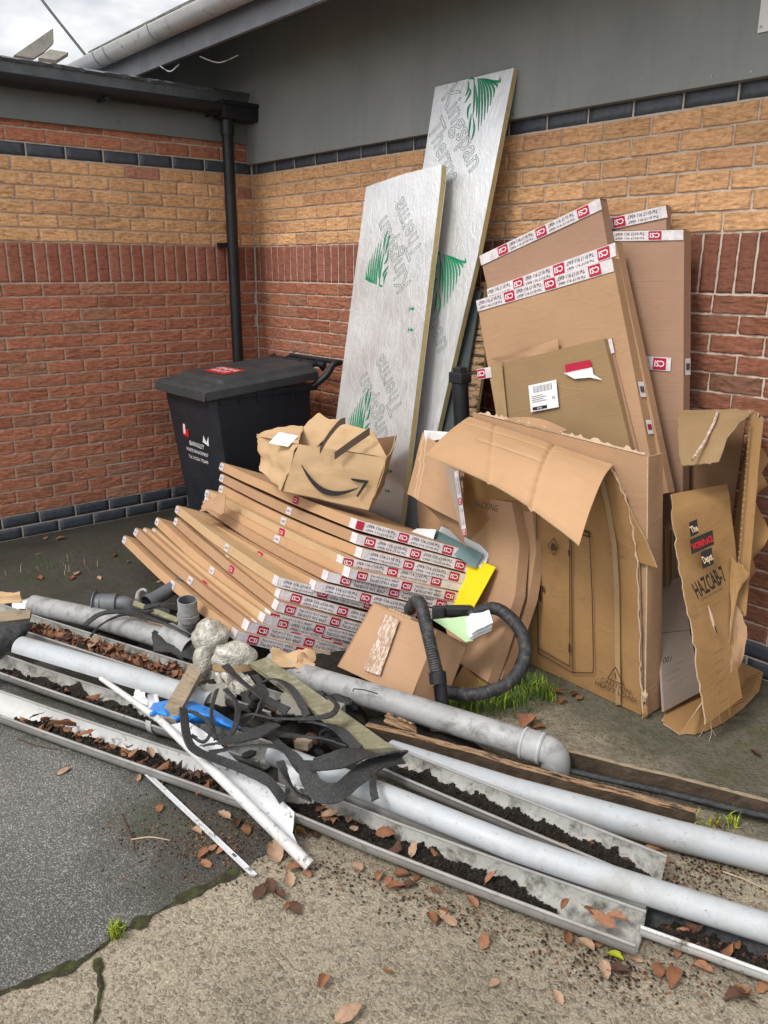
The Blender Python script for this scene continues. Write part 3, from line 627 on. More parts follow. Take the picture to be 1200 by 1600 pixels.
# ================================================================== WHEELIE BIN
bx0, bx1, by0, by1 = .50, 1.10, -1.00, -.28
BN = 'black wheelie bin with a red sticker on its lid, standing in the corner'
t = thing('wheelie_bin', BN, 'bin', ((bx0+bx1)/2, (by0+by1)/2, 0))
def binpt(u, v, z):      # tapered body
    k = lerp(.88, 1.0, min(z/.9, 1)); cx = (bx0+bx1)/2; yb = by1-.02
    return V(cx+(u-.5)*(bx1-bx0-.005)*k, yb+(v-1)*(by1-by0-.03)*lerp(.84, 1, min(z/.9, 1)), z)
m = MB(); ring = [(0.06, 0), (.94, 0), (1, .05), (1, .95), (.94, 1), (.06, 1), (0, .95), (0, .05)]
zs = [.03, .05, .35, .65, .86, .93]
for za, zb in zip(zs, zs[1:]):
    for (a, c) in zip(ring, ring[1:]+ring[:1]): m.quad(binpt(*a, za), binpt(*c, za), binpt(*c, zb), binpt(*a, zb), 'bin_plastic')
m.add([binpt(*a, .03) for a in ring], [tuple(range(8))], 'bin_plastic')
m.build('body', t)
m = MB(); m.boxb(bx0-.005, bx1+.005, by0-.01, by1+.01, .915, .955, 'bin_plastic', .008)
for k in range(6): m.boxb(bx1-.004, bx1+.012, by0+.06+k*.12, by0+.066+k*.12, .89, .94, 'bin_plastic')
m.build('rim', t)
def lidz(u, v): # u across, v front(0) -> back(1)
    e = min(u, 1-u)*(bx1-bx0); d = min(e/.09, 1); f = min(v/.10, 1); e2 = min(e, v*.72+.0); st = min(max((e2-.045)/.022, 0), 1); st2 = min(max((v-.13-.25*max(0, .16-u)-.25*max(0, u-.84))/.05, 0), 1); return .952+.060*v+.016*min(e2/.02, 1)+.030*st*(.35+.65*st2)
m = MB()
m.grid(lambda u, v: V(lerp(bx0-.014, bx1+.014, u), lerp(by0-.032, by1+.005, v), lidz(u, v)+.016), 56, 56, 'bin_lid_plastic')
for (ua, ub) in ((0, 1),):
    m.grid(lambda u, v: V(bx1+.014+.004*v, lerp(by0-.032, by1+.005, u), lidz(1, u)+.016-.044*v), 20, 2, 'bin_lid_plastic')
    m.grid(lambda u, v: V(bx0-.014-.004*v, lerp(by0-.032, by1+.005, u), lidz(0, u)+.016-.044*v), 20, 2, 'bin_lid_plastic')
    m.grid(lambda u, v: V(lerp(bx0-.014, bx1+.014, u), by0-.032-.006*v, lidz(u, 0)+.016-.048*v), 20, 2, 'bin_lid_plastic')
# raised tray edge on the lid front
if 0: m.tube(smooth_path([V(bx0+.05, by0+.03, .99), V(bx0+.10, by0+.075, .992), V(bx1-.10, by0+.075, .992), V(bx1-.03, by0+.02, .985)], 6), .012, 'bin_lid_plastic', 8)
m.build('lid', t)
m = MB(); hy = by1+.02
for xx in (bx0+.06, bx0+.22, bx0+.38, bx1-.06): m.tube([V(xx, by1-.03, 1.035), V(xx, by1+.05, 1.075), V(xx, by1+.10, 1.03)], .018, 'bin_plastic', 8)
m.tube([V(bx0+.02, by1+.05, 1.065), V(bx1+.02, by1+.05, 1.065)], .016, 'bin_plastic', 10)
m.tube(smooth_path([V(bx1-.01, by1-.02, .94), V(bx1+.03, by1+.05, 1.00), V(bx1+.04, by1+.10, 1.065), V(bx1+.04, by1+.15, 1.075)], 5), .02, 'bin_plastic', 8)
m.tube([V(bx0+.10, by1+.15, 1.075), V(bx1+.05, by1+.15, 1.075)], .015, 'bin_plastic', 10)
m.build('handle', t)
for xx in (bx0-.02, bx1-.03):
    m = MB(); m.tube([V(xx, by1+.06, .1), V(xx+.05, by1+.06, .1)], .10, 'rubber', 24); m.build('wheel', t)
# sticker and print
m = MB(); us = [(.20, .50), (.62, .50), (.62, .70), (.20, .70)]
def lp(u, v, dz=.0185): return V(lerp(bx0-.014, bx1+.014, u), lerp(by0-.032, by1+.005, v), lidz(u, v)+dz)
m.grid(lambda u, v: lp(.30+.40*u, .30+.19*v), 6, 4, 'lid_red')
o_ = lp(.5, .43, .0205); xd = (lp(.7, .4)-lp(.3, .4)); yd = lp(.5, .5)-lp(.5, .3)
m.text('GENERAL', o_, xd, yd, .042, 'print_white'); m.text('WASTE', lp(.5, .355, .0205), xd, yd, .042, 'print_white'); m.build('lid_sticker', t)
m = MB(); fy = binpt(.5, 0, .6)
def fp(u, z): p = binpt(u, 0, z); return p-V(0, .003, 0)
m.text('BARNSLEY', fp(.56, .625), (1, 0, 0), ZU, .028, 'print_white'); m.build('printed_word', t)
m = MB(); m.text('WASTE MANAGEMENT', fp(.54, .580), (1, 0, 0), ZU, .021, 'print_white', width=.27); m.build('printed_word', t)
m = MB(); m.text('Tel. 01226 772045', fp(.54, .535), (1, 0, 0), ZU, .019, 'print_white', width=.24); m.build('printed_word', t)
m = MB(); m.poly([fp(.28, .66), fp(.40, .655), fp(.42, .71), fp(.36, .70), (fp(.35, .74)), fp(.30, .72)], 'ink_scarlet'); m.poly([fp(.30, .675)-V(0, .001, 0), fp(.34, .67)-V(0, .001, 0), fp(.37, .73)-V(0, .001, 0), fp(.33, .735)-V(0, .001, 0)], 'print_white'); m.build('printed_emblem', t)
m = MB(); m.poly([fp(.70, .655), fp(.82, .64), fp(.84, .70), fp(.78, .66), fp(.74, .70)], 'print_white'); m.build('printed_emblem', t)

# ================================================================== FOIL FACED INSULATION BOARDS
def lion(m, o, xd, yd, s, mat='ink_green', seed=0):   # wing of curved plumes beside a small outlined standing figure
    xd = Vector(xd).normalized(); yd = Vector(yd).normalized(); n = xd.cross(yd)
    if n.dot(CP-Vector(o)) < 0: n = -n
    P = lambda x, y: Vector(o)+xd*x*s+yd*y*s+n*.002
    def stroke(p0, p1, p2, w):
        pts = []
        for j in range(9):
            t_ = j/8; x = p0[0]*(1-t_)**2+2*t_*(1-t_)*p1[0]+p2[0]*t_*t_; y = p0[1]*(1-t_)**2+2*t_*(1-t_)*p1[1]+p2[1]*t_*t_
            dx = 2*(1-t_)*(p1[0]-p0[0])+2*t_*(p2[0]-p1[0]); dy = 2*(1-t_)*(p1[1]-p0[1])+2*t_*(p2[1]-p1[1]); l_ = math.hypot(dx, dy)+1e-9; ww = w*math.sin(math.pi*(t_*.9+.04)); pts.append((x, y, -dy/l_*ww, dx/l_*ww))
        m.add([P(x+a, y+b_) for x, y, a, b_ in pts]+[P(x-a, y-b_) for x, y, a, b_ in pts][::-1], [(i, i+1, 16-i, 17-i) for i in range(8)], mat)
    for k in range(8): stroke((.02+.05*k, .80-.01*k), (.16+.13*k, .70-.04*k), (.06+.120*k, -.75+.12*k+.012*k*k), .038)
    for a in (((-.12, .85), (-.05, .3), (-.16, -.3)), ((-.30, .8), (-.2, .9), (-.08, .75)), ((-.34, .78), (-.30, .5), (-.46, .35)), ((-.30, .55), (-.15, .45), (-.5, .15)), ((-.22, .1), (-.42, .0), (-.36, -.35)), ((-.16, -.3), (-.02, -.7), (-.22, -1.0)), ((-.22, -.2), (-.30, -.6), (-.34, -.9)), ((-.05, .6), (.05, .1), (-.02, -.35))): stroke(*a, .034)
class Marks:      # every word, emblem and arrow printed on a board becomes a part of that board
    def __init__(s, t): s.t = t
    def text(s, *a, **k): m = MB(); m.text(*a, **k); m.build('printed_word', s.t)
    def lion(s, *a): m = MB(); lion(m, *a); m.build('printed_emblem', s.t)
    def add2(s, parts):
        m = MB()
        for p in parts: m.add(*p)
        m.build('printed_arrow', s.t)
def foilboard(label, pl, px, th, marks, name='insulation_board'):
    P = [PL(x, y, pl) for x, y in px]; a = away(pl)
    t = thing(name, label, 'insulation board', (sum(p.x for p in P)/len(P), sum(p.y for p in P)/len(P), max(0, min(p.z for p in P))), 'foil faced insulation boards')
    e = .002*1
    m = MB(); m.prism([p+a*.003 for p in P], a*(th-.006), 'foam_yellow'); m.build('foam_core', t)
    m = MB(); m.prism(P, a*.0029, 'foil'); m.prism([p+a*(th-.0029) for p in P], a*.0029, 'foil'); m.build('foil_facing', t)
    marks(Marks(t)); return t
# back board
plb = lean(-.07, -.52, 2.5, 0, 2.1)
def bm1(m):
    q = lambda x, y: PL(x, y, plb)
    X1 = q(760, 225)-q(705, 150); Y1 = q(745, 175)-q(770, 225)
    X1 = q(748, 252)-q(700, 140); Yp = ZU
    xd = (q(742, 245)-q(706, 150)); yd = q(740, 170)-q(722, 205)
    m.text('Kingspan', q(724, 198), xd, yd, .115, 'ink_dark_green', outline=True, width=.46); m.text('Therma', q(696, 236), xd, yd, .115, 'ink_dark_green', outline=True, width=.36)
    m.lion(q(745, 165), V(1, 0, 0), q(745, 150)-q(745, 180), .16)
    m.lion(q(692, 440), V(1, 0, 0), q(745, 150)-q(745, 180), .17); m.text('Kingspan', q(676, 480), xd, yd, .115, 'ink_dark_green', outline=True, width=.46)
foilboard('taller foil faced insulation board behind, its top reaching the grey cladding', plb, [(680, 136), (803, 106), (745, 405), (716, 530), (684, 670), (650, 830), (560, 830), (600, 660)], .030, bm1)
# front board
plf = lean(-.24, -.66, 2.1, .02, 1.7)
def bm2(m):
    q = lambda x, y: PL(x, y, plf)
    up = (q(640, 300)-q(625, 420)).normalized()
    for cy, dx in ((0, 0), (245, -30)):
        xd = (q(604+dx, 335+cy)-q(636+dx, 425+cy)); yd = q(620+dx, 430+cy)-q(645+dx, 370+cy)
        m.text('Therma', q(634+dx, 358+cy), xd, yd, .11, 'ink_dark_green', outline=True, width=.33); m.text('Kingspan', q(612+dx, 398+cy), xd, yd, .11, 'ink_dark_green', outline=True, width=.42)
        m.lion(q(594+dx*.95, 408+cy*.99), V(-1, 0, 0), -up, .15)
    for (x, y) in ((644, 482), (642, 515), (610, 736), (606, 767)):
        o_ = q(x, y); u = V(1, 0, 0)
        for s_ in (1,):
            m.add2([([o_+u*a*.03+up*b_*.03+V(0, -.003, 0) for a, b_ in ((-.5, .1), (.1, .1), (.1, .35), (.6, 0), (.1, -.35), (.1, -.1), (-.5, -.1))], [tuple(range(7))], 'ink_green'),
            ([o_+u*a*.03+up*b_*.03+V(0, -.003, 0) for a, b_ in ((-.6, -.5), (-.5, -.5), (-.5, .3), (-.6, .3))], [(0, 1, 2, 3)], 'ink_green')])
foilboard('shorter foil faced insulation board with yellow foam edge, leaning in front of the taller one', plf, [(572, 292), (630, 272), (690, 257), (688, 290), (626, 812), (619, 850), (560, 850), (498, 850), (527, 640)], .036, bm2)
# torn yellow edge on the top of the front board
m = MB(); q = lambda x, y: PL(x, y, plf)-V(0, .002, 0)
# sheets standing behind
plc = lean(-.12, -.50, 1.8, 0, 2.3)
m = MB(); P = [PL(x, y, plc) for x, y in [(742, 452), (752, 455), (727, 600), (700, 800), (640, 800), (668, 690), (700, 600)]]; m.prism(P, away(plc)*.012, 'slate_sheet'); tag(m.build('board_offcut'), 'dull grey green sheet standing in the dark gap beside the taller foil board', 'sheet')
plc2 = lean(-.10, -.46, 1.8, 0, 2.3)
m = MB(); P = [PL(x, y, plc2) for x, y in [(752, 440), (757, 440), (757, 560), (720, 800), (690, 800), (735, 570)]]; m.prism(P, away(plc2)*.02, 'rotten_wood', 'foam_yellow'); tag(m.build('timber_batten'), 'thin brown timber batten standing behind the grey green sheet', 'batten')
m = MB(); c = WY(718, 615, -.42); m.tube([c+V(.02, .02, -.28), c+V(0, 0, .05)], .038, 'black_plastic', 16); m.box(c+V(0, 0, .075), .085, .07, .05, 'black_plastic', None, .006); m.box(c+V(-.002, 0, .108), .05, .05, .03, 'black_plastic', None, .006)
tag(m.build('plastic_post'), 'black plastic post with a square collar, in the gap between foil board and cardboard boxes', 'post')

# ================================================================== PRINTED TAPE
def taperun(m, A, B, H, flip=False, cell=.235, wrap=None, start=0.0, seed=0, mat='tape_white', off=.0012, sq=.046):
    # a strip from A along to B, H = its height vector; red squares with the white letters CSI, two lines of small print between
    A, B, H = Vector(A), Vector(B), Vector(H); L = (B-A).length; X = (B-A).normalized(); n = X.cross(H).normalized()
    if n.dot(CP-A) < 0: n = -n
    K = max(2, int(L/.05)); h = H.length; Y = H.normalized()
    def fn(u, v): w = .0022*(float(fbm(u*L*22+seed, v*3, seed))-.5); return A+X*L*u+H*v+n*(off+.0006+w)
    m.grid(fn, K, 3, mat)
    rr = random.Random(seed+5); x = start-cell*rr.random()*.6; SQ = sq
    xd, yd = (-X, -Y) if flip else (X, Y)
    if xd.cross(yd).dot(n) < 0: xd = -xd
    while x < L:
        c0, c1 = max(x, 0), min(x+SQ, L)
        lift = off+.0022
        if c1-c0 > .7*sq:
            y0, y1 = .07*h, .93*h
            m.poly([A+X*(c0+.002)+Y*y0+n*lift, A+X*(c1-.002)+Y*y0+n*lift, A+X*c1+Y*(y0+.003)+n*lift, A+X*c1+Y*(y1-.003)+n*lift, A+X*(c1-.002)+Y*y1+n*lift, A+X*(c0+.002)+Y*y1+n*lift, A+X*c0+Y*(y1-.003)+n*lift, A+X*c0+Y*(y0+.003)+n*lift], 'ink_red')
            if c1-c0 > sq*.8: m.text('CSI', A+X*(c0+c1)/2+Y*h*.5, xd, yd, h*.46, 'print_white', lift=lift+.0008, width=sq*.76, bold=.02)
        a, b_ = max(x+sq+.008, 0), min(x+cell-.012, L)
        if b_-a > cell-sq-.03:
            q = (lambda f, hh, tx: m.text(tx, A+X*(a+b_)/2+Y*h*f, xd, yd, hh, 'ink_grey', lift=lift, width=b_-a-.01, bold=.012))
            s_ = 1 if yd.dot(Y) > 0 else -1
            q(.5-s_*.19, h*.30, 'Tel 0117 911 4367'); q(.5+s_*.24, h*.20, 'Tel 0117 911 4367')
        x += cell
    return m

# ================================================================== STACK OF FLAT BOXES (taped ends towards the camera, long brown edges to the left)
rows = [ # T px, P px, Q px, depths T P Q, flip
 ((346, 722), (559, 812), (739, 862), 4.55, 3.55, 4.10, 1, 'topmost flat box of the stack, under the crushed box with the curved arrow'),
 ((346, 740), (561, 834), (736, 880), 4.55, 3.53, 4.06, 1, 'second flat box from the top of the taped stack'),
 ((345, 757), (568, 857), (748, 902), 4.52, 3.50, 3.98, 1, 'third flat box from the top of the taped stack, beside the yellow sheet'),
 ((323, 764), (538, 870), (735, 911), 4.55, 3.50, 4.00, 1, 'fourth flat box from the top of the taped stack'),
 ((322, 775), (549, 888), (730, 929), 4.50, 3.45, 3.95, 0, 'fifth flat box from the top of the taped stack'),
 ((325, 786), (515, 893), (721, 944), 4.48, 3.48, 3.98, 0, 'sixth flat box from the top of the taped stack'),
 ((300, 798), (495, 908), (705, 958), 4.50, 3.47, 3.90, 1, 'seventh flat box from the top of the taped stack'),
 ((277, 789), (437, 902), (652, 957), 4.50, 3.46, 3.85, 1, 'eighth flat box from the top, first of the lower left half of the stack'),
 ((290, 812), (440, 921), (620, 970), 4.46, 3.46, 3.78, 1, 'seventh flat box from the bottom of the taped stack'),
 ((275, 808), (437, 940), (600, 984), 4.45, 3.42, 3.72, 0, 'sixth flat box from the bottom of the taped stack'),
 ((246, 808), (424, 956), (590, 998), 4.52, 3.40, 3.68, 0, 'fifth flat box from the bottom of the taped stack'),
 ((240, 824), (416, 960), (572, 1000), 4.50, 3.38, 3.62, 1, 'fourth flat box from the bottom of the taped stack'),
 ((226, 824), (402, 972), (560, 1010), 4.50, 3.36, 3.60, 1, 'third flat box from the bottom of the taped stack'),
 ((213, 824), (391, 972), (545, 1012), 4.50, 3.34, 3.56, 0, 'second flat box from the bottom of the taped stack'),
 ((195, 836), (373, 985), (540, 1028), 4.50, 3.32, 3.53, 0, 'lowest flat box of the taped stack, just above the bubble wrap')]
rs = random.Random(3)
for i, (Tp, Pp, Qp, dT, dP, dQ, fl, lab) in enumerate(rows):
    dQ = min(dQ, 3.61)
    T_, P_, Q_ = DP(*Tp, dT), DP(*Pp, dP), DP(*Qp, dQ)
    if i < 4: th = .046
    else: th = .044
    ex, ey = (T_-P_), (Q_-P_); n = ex.cross(ey).normalized()
    if n.z > 0: n = -n
    t = thing('flat_box', lab, 'box', V((P_.x+T_.x)/2, (P_.y+T_.y)/2, max(.0, P_.z-.05)), 'flat boxes stacked with printed tape on their ends')
    sag = lambda u: -math.sin(math.pi*u)*(.012+.010*(i % 3))     # bowed along the length
    nl = 14
    card = ('card_orange', 'card_tan', 'card_orange', 'card_pale')[i % 4]
    m = MB(); bx = .004
    def top(u, v, dz=0, i=i, P_=P_, ex=ex, ey=ey, n=n): 
        wv = .004*(float(fbm(u*5+i, v*2, i))-.5)
        return P_+ex*u+ey*v+n*(dz+sag(u)*-1*.5+wv)
    m.grid(lambda u, v: top(u, v), nl, 4, card, smooth=False); m.grid(lambda u, v: top(u, v, th), nl, 4, card, smooth=False)
    m.grid(lambda u, v: top(u, 0, th*v), nl, 2, card, smooth=False); m.grid(lambda u, v: top(u, 1, th*v), nl, 2, card, smooth=False)
    m.grid(lambda u, v: top(0, u, th*v), 4, 2, card, smooth=False); m.grid(lambda u, v: top(1, u, th*v), 4, 2, card, smooth=False)
    m.build('carton', t)
    m = MB(); A = top(0, 0, th*.98); B = top(0, 1, th*.98); H = top(0, 0, th*.02)-A
    taperun(m, A, B, H, flip=bool(fl), cell=.20+.02*rs.random(), seed=i*3+1, start=.03+.1*rs.random())
    # tape folded round the corner onto the long side
    u_ = .035; c1 = top(0, -.001, th*.98); m.grid(lambda u, v: top(u*u_, 0, th*(.98-.96*v))-ey.normalized()*.0018, 3, 2, 'tape_white')
    m.build('printed_tape', t)
    for (uu, w_, kk) in ((.38+.05*(i % 3), .045, i % 3), (.985, .03, 1)):
        if kk == 2 and i % 2: continue
        m = MB()
        q = lambda a, c_, l=.0025: top(uu+a, 0, th*c_)-ey.normalized()*l
        m.add([q(-.018, .12), q(.018, .12), q(.018, .88), q(-.018, .88)], [(0, 1, 2, 3)], 'ink_red' if kk == 0 else 'tape_white')
        if kk == 0: m.text('CSI', q(0, .5, .003), -ex, -n, .018, 'print_white', width=.028)
        else: m.text('4367', q(0, .5, .003), -ex, -n, .012, 'ink_grey', width=.03)
        m.build('sticker', t)
# crumpled paper flap sticking up from the middle of the stack
m = MB(); a, b_, c, d = DP(312, 800, 4.2), DP(350, 800, 4.1), DP(352, 772, 4.15), DP(318, 785, 4.3); m.quadsheet(a, b_, c, d, 10, 8, 'card_tan', .004, .02, 3, 5); tag(m.build('paper_scrap'), 'crumpled scrap of brown packing paper poking out of the taped stack near its left ends', 'paper')

# ================================================================== CRUSHED BOX WITH THE CURVED ARROW
t = thing('crushed_box', 'crushed open cardboard box with a black curved arrow, sitting on top of the taped stack', 'box', DP(500, 790, 3.9))
fl_, fr_, tr_, tl_ = DP(441, 767, 3.78), DP(576, 797, 3.72), DP(604, 716, 3.66), DP(467, 694, 3.74)
m = MB(); m.quadsheet(fl_, fr_, tr_, tl_, 24, 16, 'card_pale', .004, .010, 3, 21, 'torn_card', bend=lambda u, v: .010*math.sin(3.1*u)*v)
lb, lt = DP(404, 728, 4.05), DP(402, 682, 4.1)
m.quadsheet(lb, fl_, tl_, lt, 14, 12, 'card_pale', .004, .028, 3.5, 22, 'torn_card')
rb, rt = fr_+V(-.25, .30, .02), tr_+V(-.25, .28, .03)
m.quadsheet(fr_, rb, rt, tr_, 10, 10, 'card_pale', .004, .015, 3, 24); m.quadsheet(rb, lb+V(-.05, .12, 0), DP(480, 700, 4.25), rt, 10, 10, 'card_inner', .004, .015, 3, 25); m.quadsheet(fl_, fr_, rb, lb, 8, 8, 'card_inner', .003, .004, 3, 26)
m.build('box_body', t)
m = MB(); m.quadsheet(lt, tl_, DP(472, 664, 4.0), DP(404, 676, 4.12), 12, 8, 'card_pale', .004, .02, 3, 31); m.build('flap', t)
m = MB(); p0, p1, p2, p3 = DP(448, 690, 3.95), DP(492, 703, 3.85), DP(532, 655, 3.88), DP(497, 643, 4.02)
m.quadsheet(p0, p1, p2, p3, 16, 14, 'card_pale', .004, .030, 2.2, 33, 'torn_card', bend=lambda u, v: -.03*math.sin(math.pi*u)); m.build('flap', t)
m = MB(); m.quadsheet(DP(502, 706, 3.80), DP(606, 718, 3.68), DP(584, 676, 3.72), DP(522, 664, 3.9), 16, 12, 'card_pale', .004, .028, 2.6, 35, 'torn_card', bend=lambda u, v: .03*math.sin(math.pi*u)); m.build('flap', t)
m = MB()
for pts, w in (([(500, 706), (512, 684), (530, 662), (540, 658)], 5), ([(523, 713), (552, 692), (578, 674)], 6)):
    ds = 3.70; P = smooth_path([DP(x, y, ds-.03) for x, y in pts], 5); wv = Uv*w*ds/FPX
    m.grid(lambda u, v: P[min(int(u*(len(P)-1)), len(P)-1)]+wv*(v-.5)*2-Fv*.012, len(P)-1, 2, 'ink_brown')
m.build('paper_tape', t)
m = MB(); nf = (fr_-fl_).cross(tl_-fl_).normalized(); nf = nf if nf.dot(CP-fl_) > 0 else -nf
# the arrow: a crescent and a hooked head, laid on the bent front face
def ff(u, v): return (fl_*(1-u)+fr_*u)*(1-v)+(tl_*(1-u)+tr_*u)*v + nf*.0185
top_, bot_ = [], []
for k in range(17):
    u = k/16; xx = .12+.70*u; yc = .80-1.02*math.sin(math.pi*(.10+.72*u))*.52-.10*u-.03; w = .014+.075*math.sin(math.pi*u)**.8; top_.append(ff(xx, yc+w*.5)); bot_.append(ff(xx, yc-w*.7))
m.add(top_+bot_[::-1], [(i, i+1, 32-i, 33-i) for i in range(16)], 'ink_black')
m.add([ff(.70, .53), ff(.90, .545), ff(.90, .50), ff(.81, .475), ff(.72, .49)], [(0, 1, 2, 3, 4)], 'ink_black'); m.add([ff(.865, .53), ff(.905, .545), ff(.845, .20), ff(.825, .22)], [(0, 1, 2, 3)], 'ink_black')
m.build('printed_arrow', t)
m = MB(); m.quad(DP(420, 692, 3.84), DP(450, 698, 3.80), DP(466, 681, 3.80), DP(436, 675, 3.86), 'paper'); m.build('address_label', t)

# ================================================================== FLAT BOXES LEANING ON THE RIGHT WALL
def leanbox(label, pl, px, th, card='card_pink', tapes=(), stickers=(), name='flat_box', back=None, amp=.0, sub=None, group='flat boxes leaning on the right wall'):
    P = [PL(x, y, pl) for x, y in px]; a = away(pl)*th; q = lambda x, y: PL(x, y, pl)
    for p in P:
        if (p+a).y > -.004 or p.z < -.01: print('WARN', label[:40], tuple(round(k, 2) for k in p))
    t = thing(name, label, 'box', (sum(p.x for p in P)/len(P), sum(p.y for p in P)/len(P), max(0, min(p.z for p in P))), group)
    m = MB()
    if len(P) == 4:
        A, B, C, D = P[3], P[2], P[1], P[0]      # A bottom left, B bottom right, C top right, D top left
        nrm = (B-A).cross(D-A).normalized(); sgn = 1 if nrm.dot(-away(pl)) > 0 else -1
        if sgn > 0: m.quadsheet(A, B, C, D, 14, 18, card, th, .003+amp, 2.4, hash(label) % 50 if False else len(label), card)
        else: m.quadsheet(D, C, B, A, 14, 18, card, th, .003+amp, 2.4, len(label), card)
    else: m.prism(P, a, card)
    m.build('carton', t)
    for k, (x0, y0, x1, y1, hp, fl) in enumerate(tapes):
        A, B = q(x0, y0), q(x1, y1); H = q(x0+hp[0], y0+hp[1])-A; m = MB(); taperun(m, A, B, H, flip=fl, cell=.225, seed=len(label)+k*7, start=.0, off=.0045+amp, sq=.058)
        X = (B-A).normalized(); 
        if hp[1] > 0 and hp[1] < 40:   # fold over the thin top edge
            m.quad(A-H.normalized()*.002, B-H.normalized()*.002, B-H.normalized()*.002+a, A-H.normalized()*.002+a, 'tape_white')
        m.build('printed_tape', t)
    for (x, y, w_, h_, kind) in stickers:
        o_ = q(x, y)-a.normalized()*(.005+amp); X = (q(x+20, y-(4 if kind != 'side' else 0))-q(x, y)).normalized(); Y = (q(x+6, y-20)-q(x, y)).normalized(); Y = (Y-X*Y.dot(X)).normalized()
        m = MB(); m.add([o_+X*sx*w_/2+Y*sy*h_/2 for sx, sy in ((-1, -1), (1, -1), (1, 1), (-1, 1))], [(0, 1, 2, 3)], 'print_white' if kind in ('label', 'small') else 'ink_red')
        if kind == 'label':
            for b in range(16):
                xx = -.32+.042*b; ww = (.010 if b % 3 else .018)*w_
                m.add([o_+X*(w_*xx)+Y*h_*.18-a.normalized()*.001, o_+X*(w_*xx+ww)+Y*h_*.18-a.normalized()*.001, o_+X*(w_*xx+ww)+Y*h_*.42-a.normalized()*.001, o_+X*(w_*xx)+Y*h_*.42-a.normalized()*.001], [(0, 1, 2, 3)], 'ink_black')
            m.add([o_+X*w_*(-.42)+Y*h_*(-.46)-a.normalized()*.001, o_+X*w_*(.10)+Y*h_*(-.46)-a.normalized()*.001, o_+X*w_*(.10)+Y*h_*(-.34)-a.normalized()*.001, o_+X*w_*(-.42)+Y*h_*(-.34)-a.normalized()*.001], [(0, 1, 2, 3)], 'ink_black')
            m.text('09:06', o_+X*w_*(-.16)+Y*h_*(-.40), X, Y, h_*.075, 'print_white', lift=.003)
            m.text('73', o_+X*w_*(.36)+Y*h_*(-.12), X, Y, h_*.10, 'ink_black', lift=.003)
            for r_ in range(4): m.add([o_+X*w_*(-.42)+Y*h_*(.05-.07*r_)-a.normalized()*.001, o_+X*w_*(.0+.1*(r_ % 2))+Y*h_*(.05-.07*r_)-a.normalized()*.001, o_+X*w_*(.0+.1*(r_ % 2))+Y*h_*(.07-.07*r_)-a.normalized()*.001, o_+X*w_*(-.42)+Y*h_*(.07-.07*r_)-a.normalized()*.001], [(0, 1, 2, 3)], 'ink_grey')
        m.build({'label': 'address_label', 'torn': 'torn_label'}.get(kind, 'sticker'), t)
    return t
# furthest back first
pA = lean(-.10, -.16, 1.9, 0); pB = lean(-.14, -.22, 1.9, 0); pC = lean(-.20, -.34, 1.9, 0); pD = lean(-.24, -.40, 1.8, 0); pE = lean(-.29, -.46, 1.75, 0); pF = lean(-.36, -.50, 1.4, 0)
leanbox('brown flat box furthest back, only its taped top showing above the widest taped box', pA, [(880, 372), (1041, 322), (1041, 700), (880, 700)], .035, 'card_pink', [(905, 352, 1041, 321, (3, 17), 0)])
tB = leanbox('tall upright flat box nearest the bare brick, with a tape band halfway down', pB, [(945, 362), (1069, 360), (1066, 1000), (955, 1000)], .05, 'card_pink', [(952, 362, 1069, 359, (0, 15), 0), (955, 553, 1050, 559, (-1, 20), 0)])
leanbox('flat box with the highest slanting top edge, behind the left of the group', pC, [(750, 400), (937, 311), (1010, 740), (830, 760)], .05, 'card_pink', [(750, 400, 938, 310, (3, 15), 0)], [(829, 371, .028, .022, 'red')])
leanbox('flat box second from the front, its taped edge just showing over the front one', pD, [(762, 452), (962, 379), (1045, 770), (850, 800)], .045, 'card_tan', [(762, 452, 962, 379, (2, 18), 0)])
tE = leanbox('wide front flat box with a taped slanting top and brown face', pE, [(745, 470), (957, 404), (1025, 760), (800, 790)], .050, 'card_tan', [(745, 470, 957, 404, (3, 17), 0), (746, 577, 768, 573, (3, 16), 0)])
leanbox('narrow flat box edge with taped top corner, just behind the address labelled box', lean(-.33, -.48, 1.4, 0), [(790, 560), (954, 530), (1010, 760), (830, 780)], .04, 'card_pink', [(936, 533, 957, 529, (4, 22), 0)])
tF = leanbox('olive brown flat box with a white address label and a torn red label', pF, [(769, 571), (944, 529), (1000, 760), (815, 770)], .035, 'card_olive', [], [(851, 619, .15, .115, 'label')], amp=.004)
m = MB(); q = lambda x, y: PL(x, y, pF)-away(pF)*.012
m.add([q(885, 570), q(925, 562), q(927, 576), q(887, 585)], [(0, 1, 2, 3)], 'ink_red'); m.add([q(884, 583), q(928, 574), q(930, 585), q(944, 594), q(925, 590), q(900, 592)], [tuple(range(6))], 'print_white'); m.build('torn_label', tF)
m = MB(); m.quadsheet(q(769, 571), q(787, 566), q(800, 700), q(786, 705), 4, 14, 'parcel_tape', 0, .003, 4, 3); m.build('side_tape', tF)
m = MB(); m.quadsheet(PL(800, 566, pE)-away(pE)*.03, PL(880, 549, pE)-away(pE)*.03, PL(878, 530, pE)-away(pE)*.03, PL(772, 562, pE)-away(pE)*.03, 10, 4, 'card_tan', .004, .008, 3, 3); m.build('flap', tF)
